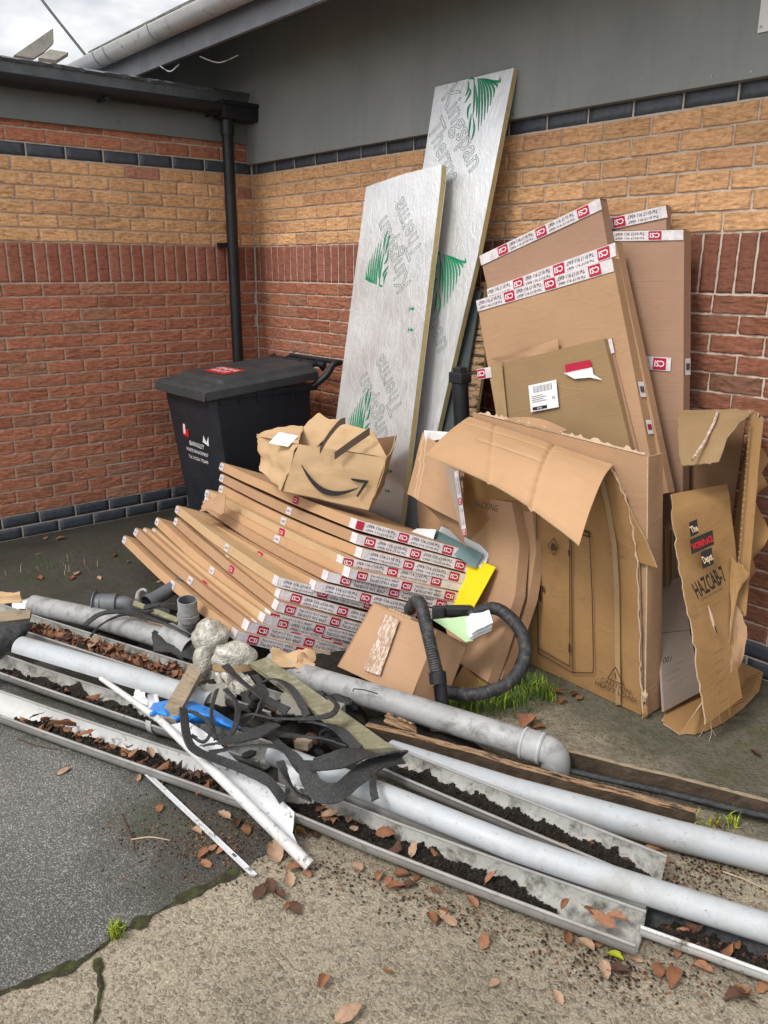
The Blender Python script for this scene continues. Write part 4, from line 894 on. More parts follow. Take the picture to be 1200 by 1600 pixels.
# small white stickers on the thin right edges
def edge_sticker(t, pl, th, x, y, hgt, red=False):
    a = away(pl)*th; p0, p1 = PL(x, y, pl), PL(x+(.19*hgt if pl is not pB else -.005*hgt), y+hgt, pl); X = V(.0035, 0, 0); m = MB(); m.quad(p0+a*.12+X, p0+a*.92+X, p1+a*.92+X, p1+a*.12+X, 'print_white'); m.quad(p0*.7+p1*.3+a*.25+X*1.3, p0*.7+p1*.3+a*.8+X*1.3, p0*.3+p1*.7+a*.8+X*1.3, p0*.3+p1*.7+a*.25+X*1.3, 'ink_red' if red else 'ink_grey'); m.build('sticker', t)
edge_sticker(tE, pE, .05, 994, 596, 24); edge_sticker(tE, pE, .05, 1006, 656, 22, True); edge_sticker(tB, pB, .05, 1068, 560, 26)

# ================================================================== THE TALL OPEN CARTON (printed cabinet, folded flap)
pH = plane3(V(3.0, -.64, 0), V(3.7, -.64, 0), V(3.0, -.64, 1))
t = thing('tall_carton', 'tall golden carton printed with an outlined cabinet, its top flap folded down', 'box', (3.4, -.6, 0))
q = lambda x, y, o=0: PL(x, y, pH)-V(0, o, 0)
m = MB()
# body: front wall, side wall, back wall (open to the right behind)
face = [q(800, 1022), q(833, 1042), q(915, 1080), q(1004, 1124), q(1000, 1040), q(996, 960), q(997, 880), q(990, 820), q(975, 770), q(958, 730), q(880, 690), q(800, 668), q(735, 655)]
m.quadsheet(V(q(1004, 1124).x-.98, -.64, .004), V(q(1004, 1124).x, -.64, .004), q(998, 880)+V(.0, .0, .0), V(q(1004, 1124).x-.98, -.64, q(998, 880).z), 20, 20, 'card_golden', .006, .008, 2.2, 41, 'torn_card')
zt = q(1000, 712).z; zm = q(998, 880).z; xr = q(1004, 1124).x
m.quadsheet(V(xr-.98, -.64, zm), V(xr, -.64, zm), q(958, 735), V(xr-.98, -.64, zt-.02), 18, 10, 'card_golden', .006, .008, 2.2, 42, 'torn_card', tear=.03)
m.build('front_face', t)
m = MB(); m.quadsheet(V(xr-.9, -.625, .01), V(xr+.005, -.625, .01), q(1001, 713)+V(.02, .015, 0), q(735, 645)+V(0, .015, 0), 16, 16, 'card_tan', .006, .006, 2, 43, 'torn_card'); m.build('inner_face', t)
m = MB(); a0, a1 = V(xr+.008, -.630, .0), V(xr+.008, -.53, .012); tA = q(1002, 713)+V(.02, .012, 0); tB = V(tA.x+.0, -.53, tA.z); m.quadsheet(a0, a1, tB, tA, 6, 18, 'card_tan', .006, .004, 2, 44, 'torn_card'); m.build('side_face', t)
# torn raw edge between the front and the side
m = MB()
pth = [q(x, y, .004) for x, y in ((958, 732), (972, 762), (985, 800), (994, 850), (998, 900), (1000, 960), (1002, 1020), (1003, 1070), (1006, 1122))]
pth = smooth_path(pth, 6); m.tube([p+V((float(vnoise(i*1.7, 0, 3))-.5)*.012, -.003*float(vnoise(i*2.1, 4, 3)), 0) for i, p in enumerate(pth)], .0032, 'torn_card', 6, rfn=lambda s: .5+1.2*float(vnoise(s*38, 2, 9)))
m.blob(q(1007, 1088, .002), .012, .005, .022, 'torn_card', 3, .9, 4); m.blob(q(1008, 1112, .002), .012, .005, .026, 'card_golden', 5, .8, 4)
m.build('torn_edge', t)
# vertical clear tape and the print
m = MB(); pts = [(942, 748), (952, 790), (962, 850), (966, 920), (967, 1000), (968, 1100)]
for (a, c) in zip(pts, pts[1:]): m.quad(q(a[0]-4, a[1], .010), q(a[0]+4, a[1], .010), q(c[0]+4, c[1], .010), q(c[0]-4, c[1], .010), 'parcel_tape')
m.build('sealing_tape', t)
m = MB()
def line(x0, y0, x1, y1, w=.0045, mat='ink_brown', qq=None, o=.011):
    f = qq or (lambda x, y: q(x, y, o)); a, c = f(x0, y0), f(x1, y1); d = (c-a).normalized(); s_ = d.cross(V(0, 1, 0)).normalized() if qq is None else d.cross(Fv).normalized()
    m.add([a+s_*w/2, c+s_*w/2, c-s_*w/2, a-s_*w/2], [(0, 1, 2, 3)], mat)
def lines(pp, **k):
    for a, c in zip(pp, pp[1:]): line(*a, *c, **k)
lines([(841, 800), (843, 1012), (893, 1040), (893, 838)]); lines([(843, 1012), (843, 1019), (898, 1050), (929, 1050), (930, 1040), (928, 930), (924, 838), (922, 830), (908, 826)]); lines([(898, 1050), (895, 838)]); lines([(891, 858), (892, 868)], w=.007); lines([(892, 1005), (892, 1018)], w=.007)
lines([(846, 915), (851, 916), (851, 924)], w=.010); lines([(846, 915), (847, 938)], w=.012); lines([(906, 826), (923, 832), (923, 838), (905, 832)], w=.006)
lines([(868, 840), (876, 854), (868, 867), (858, 852), (868, 840)], w=.003); m.add([q(x, y, .011) for x, y in ((867, 846), (871, 855), (869, 860), (864, 859), (863, 852))], [tuple(range(5))], 'ink_brown')
lines([(964, 1041), (952, 1059), (977, 1069), (964, 1041)], w=.004); line(964, 1050, 965, 1060, .004)
m.text('CAUTION', q(964, 1070, .009), V(1, 0, 0), ZU, .020, 'ink_brown', width=.135); m.text('HEAVY LOAD', q(964, 1079, .009), V(1, 0, 0), ZU, .020, 'ink_brown', width=.185); m.text('AA CABINETS', q(940, 782, .009), V(1, 0, 0), ZU, .016, 'ink_brown', width=.10) if False else None
m.build('printed_drawing', t)
# big folded flap: hinge along the top, outer edge towards the camera
h0, h1 = q(733, 654, 0), q(958, 728, 0); f0 = DP(665, 712, 3.22); f1 = DP(905, 840, 2.72)
def flapfn(u, v):
    a = h0*(1-u)+h1*u; b_ = f0*(1-u)+f1*u; p = a*(1-v)+b_*v
    p = p+V(0, 0, 1)*(.05*math.sin(math.pi*min(v*1.05, 1))*(.3+.7*u)) + V(0, 0, -.03*(u**4)*v)
    cr_ = .012*(1-min(abs(u-(.62+.10*v))/.018, 1)) + .006*(1-min(abs(v-.48)/.022, 1))*(1 if .22 < u < .64 else 0) + .006*(1-min(abs(u-(.30+.25*v-.1))/.014, 1)) + .005*(1-min(abs(v-.20)/.02, 1))*(1 if u < .7 else 0)
    return p-V(0, 0, 1)*cr_+V(0, 0, .012*(float(fbm(u*3, v*2, 51))-.5)+.025*v*math.sin(math.pi*u))
m = MB(); m.grid(flapfn, 90, 50, 'card_orange', .005, 'torn_card'); m.build('flap', t)
m = MB(); e0, e1 = q(745, 645)+V(0, .010, 0), q(1000, 709)+V(.01, .010, 0)
m.grid(lambda u, v: lerp(e0, e1, u)+V(0, .010*v, -.004+v*(.004+.014*float(vnoise(u*60, 1, 3))**2)), 150, 2, 'torn_card')
m.grid(lambda u, v: lerp(e0, e1, .18+.36*u)+V(0, .045*v, .002+.022*math.sin(u*3)*v), 30, 3, 'card_tan', .003, 'torn_card')
m.build('torn_top_edge', t)

# ================================================================== OPEN BOX BEHIND IT, with the lettered panel
t = thing('open_carton', 'wide open carton by the right wall, its black and red lettered panel torn loose', 'box', (3.85, -.3, 0))
pR = plane3(V(3.85, -.10, 0), V(4.4, -.10, 0), V(3.85, -.10, 1))
r_ = lambda x, y, o=0: PL(x, y, pR)-V(0, o, 0)
# back wall and right wall with its double edge
m = MB(); A, B, C, D = r_(1030, 905), r_(1122, 950), r_(1166, 655), r_(1062, 640)
m.quadsheet(A, B, C, D, 10, 14, 'card_inner', .006, .008, 2, 61); m.build('back_panel', t)
def px4(pp, ds): return [DP(x, y, d) for (x, y), d in zip(pp, ds)]
m = MB(); P = px4([(1130, 960), (1157, 960), (1183, 645), (1172, 642)], (3.20, 3.05, 2.98, 3.20)); m.quadsheet(*P, 8, 18, 'card_golden', .006, .006, 3, 62, 'torn_card'); m.build('right_panel', t)
m = MB(); P = px4([(1148, 962), (1166, 960), (1192, 655), (1172, 645)], (3.02, 3.00, 2.95, 2.97)); m.quadsheet(*P, 6, 24, 'card_golden', .006, .010, 5, 63, 'torn_card', tear=.06)
e0, e1 = DP(1150, 930, 3.0), DP(1172, 655, 2.95)
for i in range(60): p = lerp(e0, e1, i/60); m.box(p, .006, .009, .0022, ('card_inner', 'card_tan')[i % 2], None)
m.build('fluted_edge', t)
m = MB()
def torn(u, v):
    yy = 700+230*u; xr_ = 1192+[0, 10, -2, 8, -14, -6, 4, 12, 2, -16, -10, -24, -30][min(int(u*12), 12)]*(1-(u*12-int(u*12)))+[10, -2, 8, -14, -6, 4, 12, 2, -16, -10, -24, -30, -34][min(int(u*12), 12)]*(u*12-int(u*12))
    x = lerp(1172-22*u*.5, xr_, v); return DP(x, yy, 3.03+.05*v+.03*math.sin(u*14+v*2)*v)
m.grid(torn, 36, 6, 'card_golden', .004, 'torn_card'); m.build('torn_flap', t)
# drooping top flap
m = MB(); P = px4([(1064, 728), (1122, 722), (1184, 646), (1060, 640)], (2.98, 2.86, 2.98, 3.25))
m.quadsheet(P[0], P[1], P[2], P[3], 22, 18, 'card_olive', .005, .012, 3, 64, 'torn_card', bend=lambda u, v: .045*math.sin(math.pi*v*.9)*(.4+.6*u), tear=.03)
m.build('top_flap', t)
m = MB(); f = lambda x, y, d: DP(x, y, d); m.tube([f(1082, 718, 2.90), f(1100, 692, 2.935), f(1116, 660, 3.0), f(1121, 644, 3.06)], .006, 'clear_tape', 6); m.build('sealing_tape', t)
# lettered front panel
FA, FB, FC, FD = DP(1102, 1132, 2.90), DP(1150, 1040, 3.02), DP(1137, 755, 2.98), DP(1046, 772, 2.98)
bl = [(1104, 1132), (1098, 1095), (1090, 1050), (1086, 1010), (1078, 970), (1070, 930), (1064, 900), (1058, 860), (1053, 815), (1048, 772)]
br = [(1160, 1090), (1153, 1050), (1152, 1015), (1150, 975), (1150, 930), (1152, 890), (1149, 850), (1143, 805), (1140, 775), (1136, 756)]
def fpan(u, v):
    k = v*9; i = min(int(k), 8); f_ = k-i; l = (lerp(bl[i][0], bl[i+1][0], f_), lerp(bl[i][1], bl[i+1][1], f_)); r = (lerp(br[i][0], br[i+1][0], f_), lerp(br[i][1], br[i+1][1], f_))
    x = lerp(l[0], r[0], u); y = lerp(l[1], r[1], u)
    d = 2.86+.10*v+.10*u + (.05*math.exp(-((v-1)/.05)**2)) + .006*(float(fbm(u*3, v*5, 71))-.5)
    if u == 0: x += (float(vnoise(v*46, 3, 5))-.5)*5
    return DP(x, y, d)
m = MB(); m.grid(fpan, 12, 40, 'card_golden', .006, 'torn_card'); m.build('lettered_panel', t)
def fo(u, v, o=.006): return fpan(min(max(u, .001), .999), v)-Fv*o
ux = (fpan(.9, .6)-fpan(.1, .6)).normalized(); vy = (fpan(.5, .7)-fpan(.5, .5)).normalized()
m = MB()
xd_ = (DP(1118, 838, 2.95)-DP(1078, 856, 2.93)).normalized()
def chip(cx, cy, w, h, rot=0, mt='ink_black', d=2.905):
    o_ = DP(cx, cy, d); X = xd_; Y = vy; m.add([o_+X*(-w)+Y*(-h), o_+X*w+Y*(-h), o_+X*w+Y*h, o_+X*(-w)+Y*h], [(0, 1, 2, 3)], mt); return o_
chip(1084, 825, .017, .026); chip(1097, 847, .048, .026); chip(1105, 872, .023, .030)
m.text('The', DP(1084, 826, 2.902), xd_, vy, .024, 'ink_cream', width=.028, bold=.03); m.text('WORKPLACE', DP(1097, 848, 2.902), xd_, vy, .022, 'ink_scarlet', width=.086, bold=.03); m.text('Depot', DP(1105, 872, 2.902), xd_, vy, .026, 'ink_cream', width=.04, bold=.03)
m.text('HAZCAB-7', DP(1108, 909, 2.90), (DP(1136, 895, 2.96)-DP(1084, 928, 2.90)), vy, .058, 'ink_black', width=.150, bold=.025)
m.text('FLAMMABLE LIQUID STORAGE CABINET', DP(1112, 928, 2.90), (DP(1132, 916, 2.96)-DP(1088, 940, 2.90)), vy, .010, 'ink_brown', width=.115)
xb = (DP(1140, 1000, 2.96)-DP(1110, 1018, 2.90)).normalized()
for k in range(7):
    o_ = DP(1122+1.6*k, 1018+k*15.5, 2.88-.006*k); 
    for (a, c) in (((-.028, 0), (.028, 0)), ((-.028, 0), (-.028, -.03)), ((.028, 0), (.028, -.03))):
        A, B = o_+xb*a[0]+vy*a[1], o_+xb*c[0]+vy*c[1]; d = (B-A).normalized(); s_ = d.cross(Fv).normalized()*.0013; m.add([A+s_, B+s_, B-s_, A-s_], [(0, 1, 2, 3)], 'ink_faded')
m.build('printed_lettering', t)
m = MB(); P = [DP(x, y, 2.9) for x, y in ((1106, 946), (1110, 960), (1114, 975), (1118, 988))]; m.tube([p-Fv*.004 for p in P], .004, 'torn_card', 5, rfn=lambda s: .5+1.2*math.sin(3.1*s)); m.tube([p-Fv*.007+Rv*.001 for p in P[1:]], .0025, 'ink_black', 5); m.build('tear', t)
# torn cheek at right, rolled bottom, floor
m = MB(); P = px4([(1140, 1010), (1150, 930), (1172, 895), (1142, 870)], (2.96, 2.99, 2.94, 3.0)); m.quadsheet(P[0], P[1], P[2], P[3], 8, 8, 'card_golden', .005, .012, 3, 73, 'torn_card', tear=.06)
P = px4([(1140, 1050), (1152, 1055), (1170, 985), (1146, 940)], (2.95, 2.99, 2.98, 3.0)); m.quadsheet(*P, 8, 8, 'card_tan', .005, .012, 3, 75, 'torn_card', tear=.05); m.build('torn_flap', t)
m = MB()
def foot(u, v):   # the panel curls forward at the floor
    a = [(1062, 1146), (1085, 1148), (1104, 1142), (1130, 1130), (1160, 1108), (1186, 1080), (1193, 1050)]; c = [(1098, 1098), (1100, 1096), (1106, 1090), (1128, 1075), (1148, 1060), (1156, 1040), (1158, 1034)]
    k = u*6; i = min(int(k), 5); f_ = k-i; A = (lerp(a[i][0], a[i+1][0], f_), lerp(a[i][1], a[i+1][1], f_)); C = (lerp(c[i][0], c[i+1][0], f_), lerp(c[i][1], c[i+1][1], f_))
    x, y = lerp(A[0], C[0], v), lerp(A[1], C[1], v); z = .006+.10*v+.02*math.sin(u*3)*0+.045*max(0, u-.6)*2*(1-v)
    return G(x, y, z)
m.grid(foot, 30, 8, 'card_golden', .005, 'torn_card'); 
for k in range(9): x0 = 1152+k*2.4; A, B = G(x0-8, 1102-k*5.2, .05+.004*k), G(x0+14, 1092-k*5.2, .055+.004*k); m.tube([A-Fv*.012, B-Fv*.012], .0016, 'ink_brown', 4)
m.build('curled_foot', t)
m = MB(); P = [G(1036, 1132, .004), G(1062, 1148, .004), G(1104, 1142, .006), G(1098, 1085, .010), G(1085, 1060, .012), G(1040, 1075, .010)]; m.prism(P, V(0, 0, .005), 'card_golden', 'torn_card'); m.build('floor_panel', t)
m = MB(); m.quadsheet(G(1034, 1126, .004), G(1062, 1147, .004), G(1100, 1142, .004), G(1045, 1108, .006), 8, 6, 'card_tan', .004, .006, 3, 77, 'torn_card', tear=.06); m.build('torn_scrap', t)
# strings of torn paper by the foot
m = MB()
for pts in ([(1103, 1112), (1108, 1130), (1118, 1150)], [(1104, 1110), (1101, 1135), (1092, 1152)], [(1106, 1112), (1112, 1140), (1108, 1158)]): m.tube(smooth_path([G(x, y, .03*(1-i/2)+.004) for i, (x, y) in enumerate(pts)], 5), .0012, 'torn_card', 4)
m.blob(G(1103, 1108, .05), .010, .01, .018, 'torn_card', 7, .5); m.build('torn_string', t)
# boards stood inside the box
def sheetpx(name, lab, cat, pp, ds, mat, th=.006, amp=.002, seed=0, grp=None, ms=None):
    P = px4(pp, ds); m = MB(); m.quadsheet(*P, 8, 10, mat, th, amp, 2, seed, ms); return tag(m.build(name), lab, cat, grp)
t = thing('folded_carton', 'folded grey brown carton with faint black print, inside the opening behind the loose panel', 'box', DP(1060, 1100, 3.12))
m = MB(); P = px4([(1037, 1112), (1097, 1080), (1078, 985), (1031, 990)], (3.08, 3.2, 3.22, 3.12)); m.quadsheet(*P, 8, 8, 'card_grey', .01, .002, 2, 1); m.build('lower_panel', t)
m = MB(); P = px4([(1031, 989), (1078, 984), (1066, 900), (1031, 915)], (3.13, 3.23, 3.26, 3.16)); m.quadsheet(*P, 8, 8, 'card_grey', .01, .003, 2, 2); m.build('upper_panel', t)
m = MB(); X = (DP(1090, 1020, 3.2)-DP(1040, 1028, 3.1)).normalized(); m.text('001', DP(1042, 1030, 3.08), X, ZU, .026, 'ink_brown', width=.045); m.text('fragile', DP(1066, 1002, 3.11), X, ZU, .024, 'ink_brown', width=.07) if False else None
m.build('printed_lettering', t)
for k in range(5):
    sheetpx('card_sheet', ['first', 'second', 'third', 'fourth', 'fifth'][k]+' thin card sheet from the left, stood in the dark opening of the wide carton', 'sheet', [(1031+5*k, 920-2*k), (1037+5*k, 918-2*k), (1036+5*k, 822+2*k), (1031+5*k, 822+2*k)], (3.10+.03*k, 3.14+.03*k, 3.16+.03*k, 3.12+.03*k), 'card_inner' if k % 2 else 'card_grey', .004, .001, k, 'thin card sheets inside the carton')

# ================================================================== CURVED BOXES LETTERED BACKING
def curved(label, L, R_, th, card, nm='curved_box', letter=False, seed=0, d0=3.5):
    # L and R_: px chains from top to bottom with depths
    t = thing(nm, label, 'box', DP(L[-1][0], L[-1][1], L[-1][2]), 'bent flat boxes behind the hose')
    n = len(L)-1
    def fn(u, v):
        k = v*n; i = min(int(k), n-1); f_ = k-i; f_ = f_
        a = [lerp(L[i][j], L[i+1][j], f_) for j in range(3)]; b_ = [lerp(R_[i][j], R_[i+1][j], f_) for j in range(3)]
        return DP(lerp(a[0], b_[0], u), lerp(a[1], b_[1], u), lerp(a[2], b_[2], u)-.004*math.cos(v*n*math.pi*2))
    m = MB(); m.grid(lambda u, v: fn(u, 1-v), 12, 30, card, th, card); m.build('carton', t)
    if letter:
        m = MB(); o_ = DP(760, 790, 3.27); X = (DP(780, 785, 3.3)-DP(738, 775, 3.32)); m.text('BACKING', o_, X, ZU, .028, 'ink_black', width=.095); m.build('marker_lettering', t)
    return t
curved('bent flat box with handwriting, behind the black hose loop and the yellow sheet', [(650, 760, 3.98), (655, 830, 3.95), (668, 900, 3.88), (690, 960, 3.72), (710, 1030, 3.44)], [(800, 785, 3.36), (812, 850, 3.34), (805, 930, 3.30), (780, 1010, 3.28), (762, 1066, 3.24)], .05, 'card_tan', letter=True)
curved('second bent flat box peeping out right of the one with handwriting', [(750, 790, 3.66), (760, 860, 3.64), (765, 930, 3.58), (760, 1000, 3.44), (748, 1050, 3.36)], [(832, 800, 3.31), (838, 860, 3.32), (826, 935, 3.33), (806, 1000, 3.32), (783, 1062, 3.28)], .045, 'card_tan', seed=1)
m = MB(); P = px4([(705, 1068), (752, 1080), (782, 1030), (735, 1000)], (3.14, 3.16, 3.30, 3.26)); P = [G(705, 1072, .01), G(755, 1082, .01), G(783, 1042, .08), G(740, 1012, .09)]; m.quadsheet(*P, 8, 8, 'card_golden', .005, .006, 2, 3, 'torn_card'); tag(m.build('box_flap'), 'brown cardboard flap lying on the ground inside the loop of hose', 'cardboard')

# crumpled folded cardboard left of the big flap
t = thing('crumpled_cardboard', 'sheaf of crumpled cardboard with tape strip, squeezed between foil board and the big orange flap', 'cardboard', DP(690, 830, 3.6))
m = MB()
for k in range(5):
    s_ = k*2.2; m.quadsheet(DP(636+s_, 772+k, 3.62-.01*k), DP(718, 800+4*k, 3.46-.01*k), DP(716, 716-k, 3.50-.01*k), DP(660+s_*.8, 675+2*k, 3.64-.01*k), 16, 12, 'card_pale' if k % 2 else 'card_tan', .003, .008, 2.2, 80, 'torn_card', bend=lambda u, v: .05*math.sin(math.pi*u)*(1-v*.6))
m.build('folded_sheets', t)
m = MB(); m.quadsheet(DP(655, 780, 3.55), DP(728, 855, 3.42), DP(722, 826, 3.44), DP(680, 775, 3.5), 14, 6, 'card_inner', .003, .008, 3, 90, 'torn_card'); m.build('fluted_underside', t)
m = MB(); m.quadsheet(DP(722, 836, 3.41), DP(730, 840, 3.40), DP(717, 735, 3.42), DP(694, 728, 3.46), 4, 14, 'card_grey', .003, .004, 2, 91); m.build('grey_card', t)
m = MB(); taperun(m, DP(716, 735, 3.405), DP(730, 836, 3.38), DP(710, 737, 3.42)-DP(716, 735, 3.405), cell=.13, seed=4, start=.02, sq=.03); m.build('printed_tape', t)
m = MB(); m.quadsheet(DP(665, 690, 3.60), DP(705, 684, 3.5), DP(700, 675, 3.52), DP(662, 672, 3.62), 8, 4, 'tape_white', .003, .004, 3, 92); m.build('tape_scrap', t)

# ================================================================== SHEETS BEHIND THE STACK
sheetpx('plastic_sheet', 'white plastic sheet, the furthest back of the sheets sticking out above the taped stack', 'sheet', [(672, 850), (757, 890), (765, 858), (690, 822)], (3.74, 3.50, 3.52, 3.80), 'white_sheet', .004, .002, 3)
sheetpx('plastic_sheet', 'grey green sheet between the white sheet and the taped stack', 'sheet', [(672, 842), (742, 888), (755, 866), (682, 828)], (3.70, 3.52, 3.50, 3.74), 'teal_sheet', .004, .0, 3)
sheetpx('plastic_sheet', 'yellow sheet standing on edge at the right end of the taped stack', 'sheet', [(706, 952), (736, 956), (774, 886), (736, 870)], (3.60, 3.42, 3.42, 3.62), 'yellow_sheet', .003, .001, 3)
sheetpx('paper_sheet', 'white paper corner folded over at the top of the taped stack', 'paper', [(640, 832), (676, 846), (682, 826), (652, 824)], (3.72, 3.66, 3.70, 3.78), 'paper', .002, .008, 4)

# ================================================================== SEALED BOX IN FRONT
t = thing('sealed_box', 'closed brown box with a wrinkled clear tape patch, tilted beside the grey pipe and hose', 'box', DP(640, 1092, 3.1))
A, B, C, D = DP(527, 1041, 3.30), DP(641, 1094, 3.06), DP(683, 986, 3.12), DP(583, 941, 3.36)
m = MB(); m.quadsheet(A, B, C, D, 18, 16, 'card_tan', .004, .006, 2, 101)
E_, F_ = DP(690, 1112, 3.14), DP(729, 1006, 3.20)
bevB = DP(662, 1102, 3.06); m.quadsheet(B, E_, F_, C, 12, 14, 'card_tan', .004, .006, 2, 102)
bk = (F_-C)*1.3+V(-.03, .12, -.04); m.quadsheet(D, C, F_, D+(F_-C)+V(-.02, .02, 0), 12, 8, 'card_tan', .004, .004, 2, 103); m.quadsheet(A, D, D+(F_-C), A+(E_-B), 8, 8, 'card_tan', .004, .002, 2, 104); m.quadsheet(A, A+(E_-B), E_, B, 8, 8, 'card_tan', .004, .001, 2, 105)
m.quadsheet(A+(E_-B), E_, F_, D+(F_-C), 8, 8, 'card_tan', .004, .001, 2, 106)
m.build('carton', t)
nf = (B-A).cross(D-A).normalized(); nf = nf if nf.dot(CP-A) > 0 else -nf
bp = lambda u, v, o=.011: (A*(1-u)+B*u)*(1-v)+(D*(1-u)+C*u)*v+nf*o
m = MB(); m.grid(lambda u, v: bp(.27+.22*u+.08*(1-v), .12+.80*v+.03*(float(vnoise(u*9, v*2, 3))-.5), .010+.004*float(fbm(u*4, v*12, 8))), 12, 26, 'clear_tape'); m.build('clear_tape_patch', t)
m = MB()
for i in range(7): p = bp(.28+.05*i, 1.01, -.002); m.blob(p, .012, .006, .006, 'torn_card', i, .4, sub=1)
m.build('worn_edge', t)

# papers and the vacuum hose
sheetpx('paper_sheet', 'pale green paper sheet resting on the sealed box between the hose ends', 'paper', [(676, 968), (728, 1003), (739, 1001), (738, 962)], (3.20, 3.10, 3.12, 3.22), 'green_paper', .002, .003, 5)
t = thing('folded_papers', 'bundle of folded white papers lying on the hose beside the green sheet', 'paper', DP(750, 985, 3.15))
for k in range(3):
    m = MB(); m.quadsheet(DP(731+2*k, 1003-6*k, 3.12-.01*k), DP(768+k, 984-6*k, 3.14-.01*k), DP(760+2*k, 957-2*k, 3.2-.01*k), DP(728+3*k, 966-3*k, 3.2-.01*k), 8, 6, 'paper', .003, .010, 2.5, 110+k); m.build('sheet', t)
def corrug(m, P, r, mat, pitch=.0085):
    # ribbed hose: dense rings along the path
    L = sum((b_-a).length for a, b_ in zip(P, P[1:])); n = int(L/pitch*4); out = []; acc = [0]
    for a, b_ in zip(P, P[1:]): acc.append(acc[-1]+(b_-a).length)
    j = 0
    for i in range(n+1):
        s_ = L*i/n
        while j < len(P)-2 and acc[j+1] < s_: j += 1
        f_ = (s_-acc[j])/max(acc[j+1]-acc[j], 1e-9); out.append(lerp(P[j], P[j+1], f_))
    m.tube(out, r, mat, 18, rfn=lambda u: 1+.075*math.cos(u*n*math.pi/2))
t = thing('vacuum_hose', 'black ribbed vacuum hose curling behind and in front of the sealed box', 'hose', DP(690, 1105, 3.0))
m = MB(); P = smooth_path([DP(640, 952, 3.28), DP(650, 940, 3.18), DP(658, 946, 3.10), DP(665, 975, 3.02), DP(673, 1010, 2.98), DP(680, 1040, 2.97), DP(684, 1056, 2.97)], 8); corrug(m, P, .0235, 'hose'); m.build('front_length', t)
m = MB(); P = smooth_path([DP(735, 962, 3.30), DP(770, 950, 3.26), DP(800, 968, 3.18), DP(819, 1000, 3.10), DP(818, 1035, 3.05), DP(797, 1065, 3.01), DP(765, 1080, 3.01), DP(730, 1086, 3.04), DP(695, 1080, 3.10)], 8); corrug(m, P, .0240, 'hose'); m.build('rear_loop', t)
m = MB(); m.tube([DP(683, 1050, 2.97), DP(685, 1068, 2.965)], .032, 'black_plastic', 18); m.tube([DP(685, 1068, 2.965), DP(688, 1072, 2.965), DP(691, 1108, 2.96)], .0255, 'black_plastic', 18, rfn=lambda u: 1.05-.15*u); m.build('nozzle', t)
m = MB(); m.box(DP(715, 955, 3.34), .13, .06, .05, 'black_plastic', (Rv, Fv, Uv), .015); m.box(DP(685, 958, 3.30), .05, .05, .06, 'black_plastic', (Rv, Fv, Uv), .01); m.build('connector', t)

# ================================================================== GUTTER LENGTHS, PIPES AND TIMBERS ON THE GROUND
def gpath(pts): return [G(x, y, z) for x, y, z in pts]
def dens(P, step=.12):
    out = []
    for a, b_ in zip(P, P[1:]):
        n = max(1, int((b_-a).length/step))
        for k in range(n): out.append(lerp(a, b_, k/n))
    out.append(P[-1]); return out
def wig(P, amp, seed, f=2.0): return [p+V((float(vnoise(i*f*.13, seed, seed))-.5)*amp, (float(vnoise(i*f*.13, seed+4, seed))-.5)*amp, 0) for i, p in enumerate(P)]
def gutterlen(label, pts, r, matin, matout='gutter_lip', grp='lengths of old gutter in the heap', name='gutter_length', roll=0.0, extra=None, flatb=False):
    P = wig(dens(gpath(pts)), .008, len(label)); n = 14
    R_ = [(math.cos(math.pi+math.pi*k/n+roll), math.sin(math.pi+math.pi*k/n+roll)*(.86 if flatb else 1)) for k in range(n+1)]
    ang = P[0]; loc = V((P[0].x+P[-1].x)/2, (P[0].y+P[-1].y)/2, 0)
    t = thing(name, label, 'gutter', loc, grp)
    m = MB(); m.tube(P, r, matout, prof=[(x, y) for x, y in R_], up=(0, 0, 1)); m.build('outer_face', t)
    m = MB(); ri = (r-.005)/r; m.tube([p+V(0, 0, .0) for p in P], r, matin, prof=[(x*ri, y*ri) for x, y in R_][::-1], up=(0, 0, 1))
    for e, s_ in ((0, 1), (-1, -1)):
        T = (P[1]-P[0]).normalized() if e == 0 else (P[-1]-P[-2]).normalized(); X = T.cross(ZU).normalized(); Y = X.cross(T)
        for k in range(n):
            a, b_ = R_[k], R_[k+1]; m.add([P[e]+X*a[0]*r+Y*a[1]*r, P[e]+X*b_[0]*r+Y*b_[1]*r, P[e]+X*b_[0]*r*ri+Y*b_[1]*r*ri, P[e]+X*a[0]*r*ri+Y*a[1]*r*ri], [(0, 1, 2, 3)], matout)
    m.build('inner_face', t)
    # rolled lips along both edges
    m = MB(); k0 = R_[0]; k1 = R_[-1]
    for kk in (k0, k1):
        m.tube([p+((P[min(i+1, len(P)-1)]-P[max(i-1, 0)]).normalized().cross(ZU).normalized())*kk[0]*r*.985+V(0, 0, kk[1]*r+.002) for i, p in enumerate(P)], .0050, matout, 8)
    m.build('rolled_lip', t)
    if extra: extra(t, P, r)
    return t, P
def strapx(t, P, r):
    i = 9; T = (P[i+1]-P[i]).normalized(); m = MB(); X = T.cross(ZU).normalized()
    m.tube([P[i]-T*.012, P[i]+T*.012], r*1.09, 'gutter_white', prof=[(math.cos(math.pi*.9+math.pi*1.2*k/14), math.sin(math.pi*.9+math.pi*1.2*k/14)) for k in range(15)], up=(0, 0, 1)); m.build('strap', t)
g1a, P1a = gutterlen('front left length of white lined gutter with soil and leaves, lying on the tarmac', [(-60, 1078, .068), (15, 1104, .068), (200, 1168, .068), (430, 1246, .066)], .062, 'gutter_white')
g1b, P1b = gutterlen('front right length of dirty gutter filled with black soil, on the pale concrete', [(432, 1236, .072), (600, 1303, .072), (800, 1378, .070), (1003, 1452, .070)], .062, 'gutter_inside')
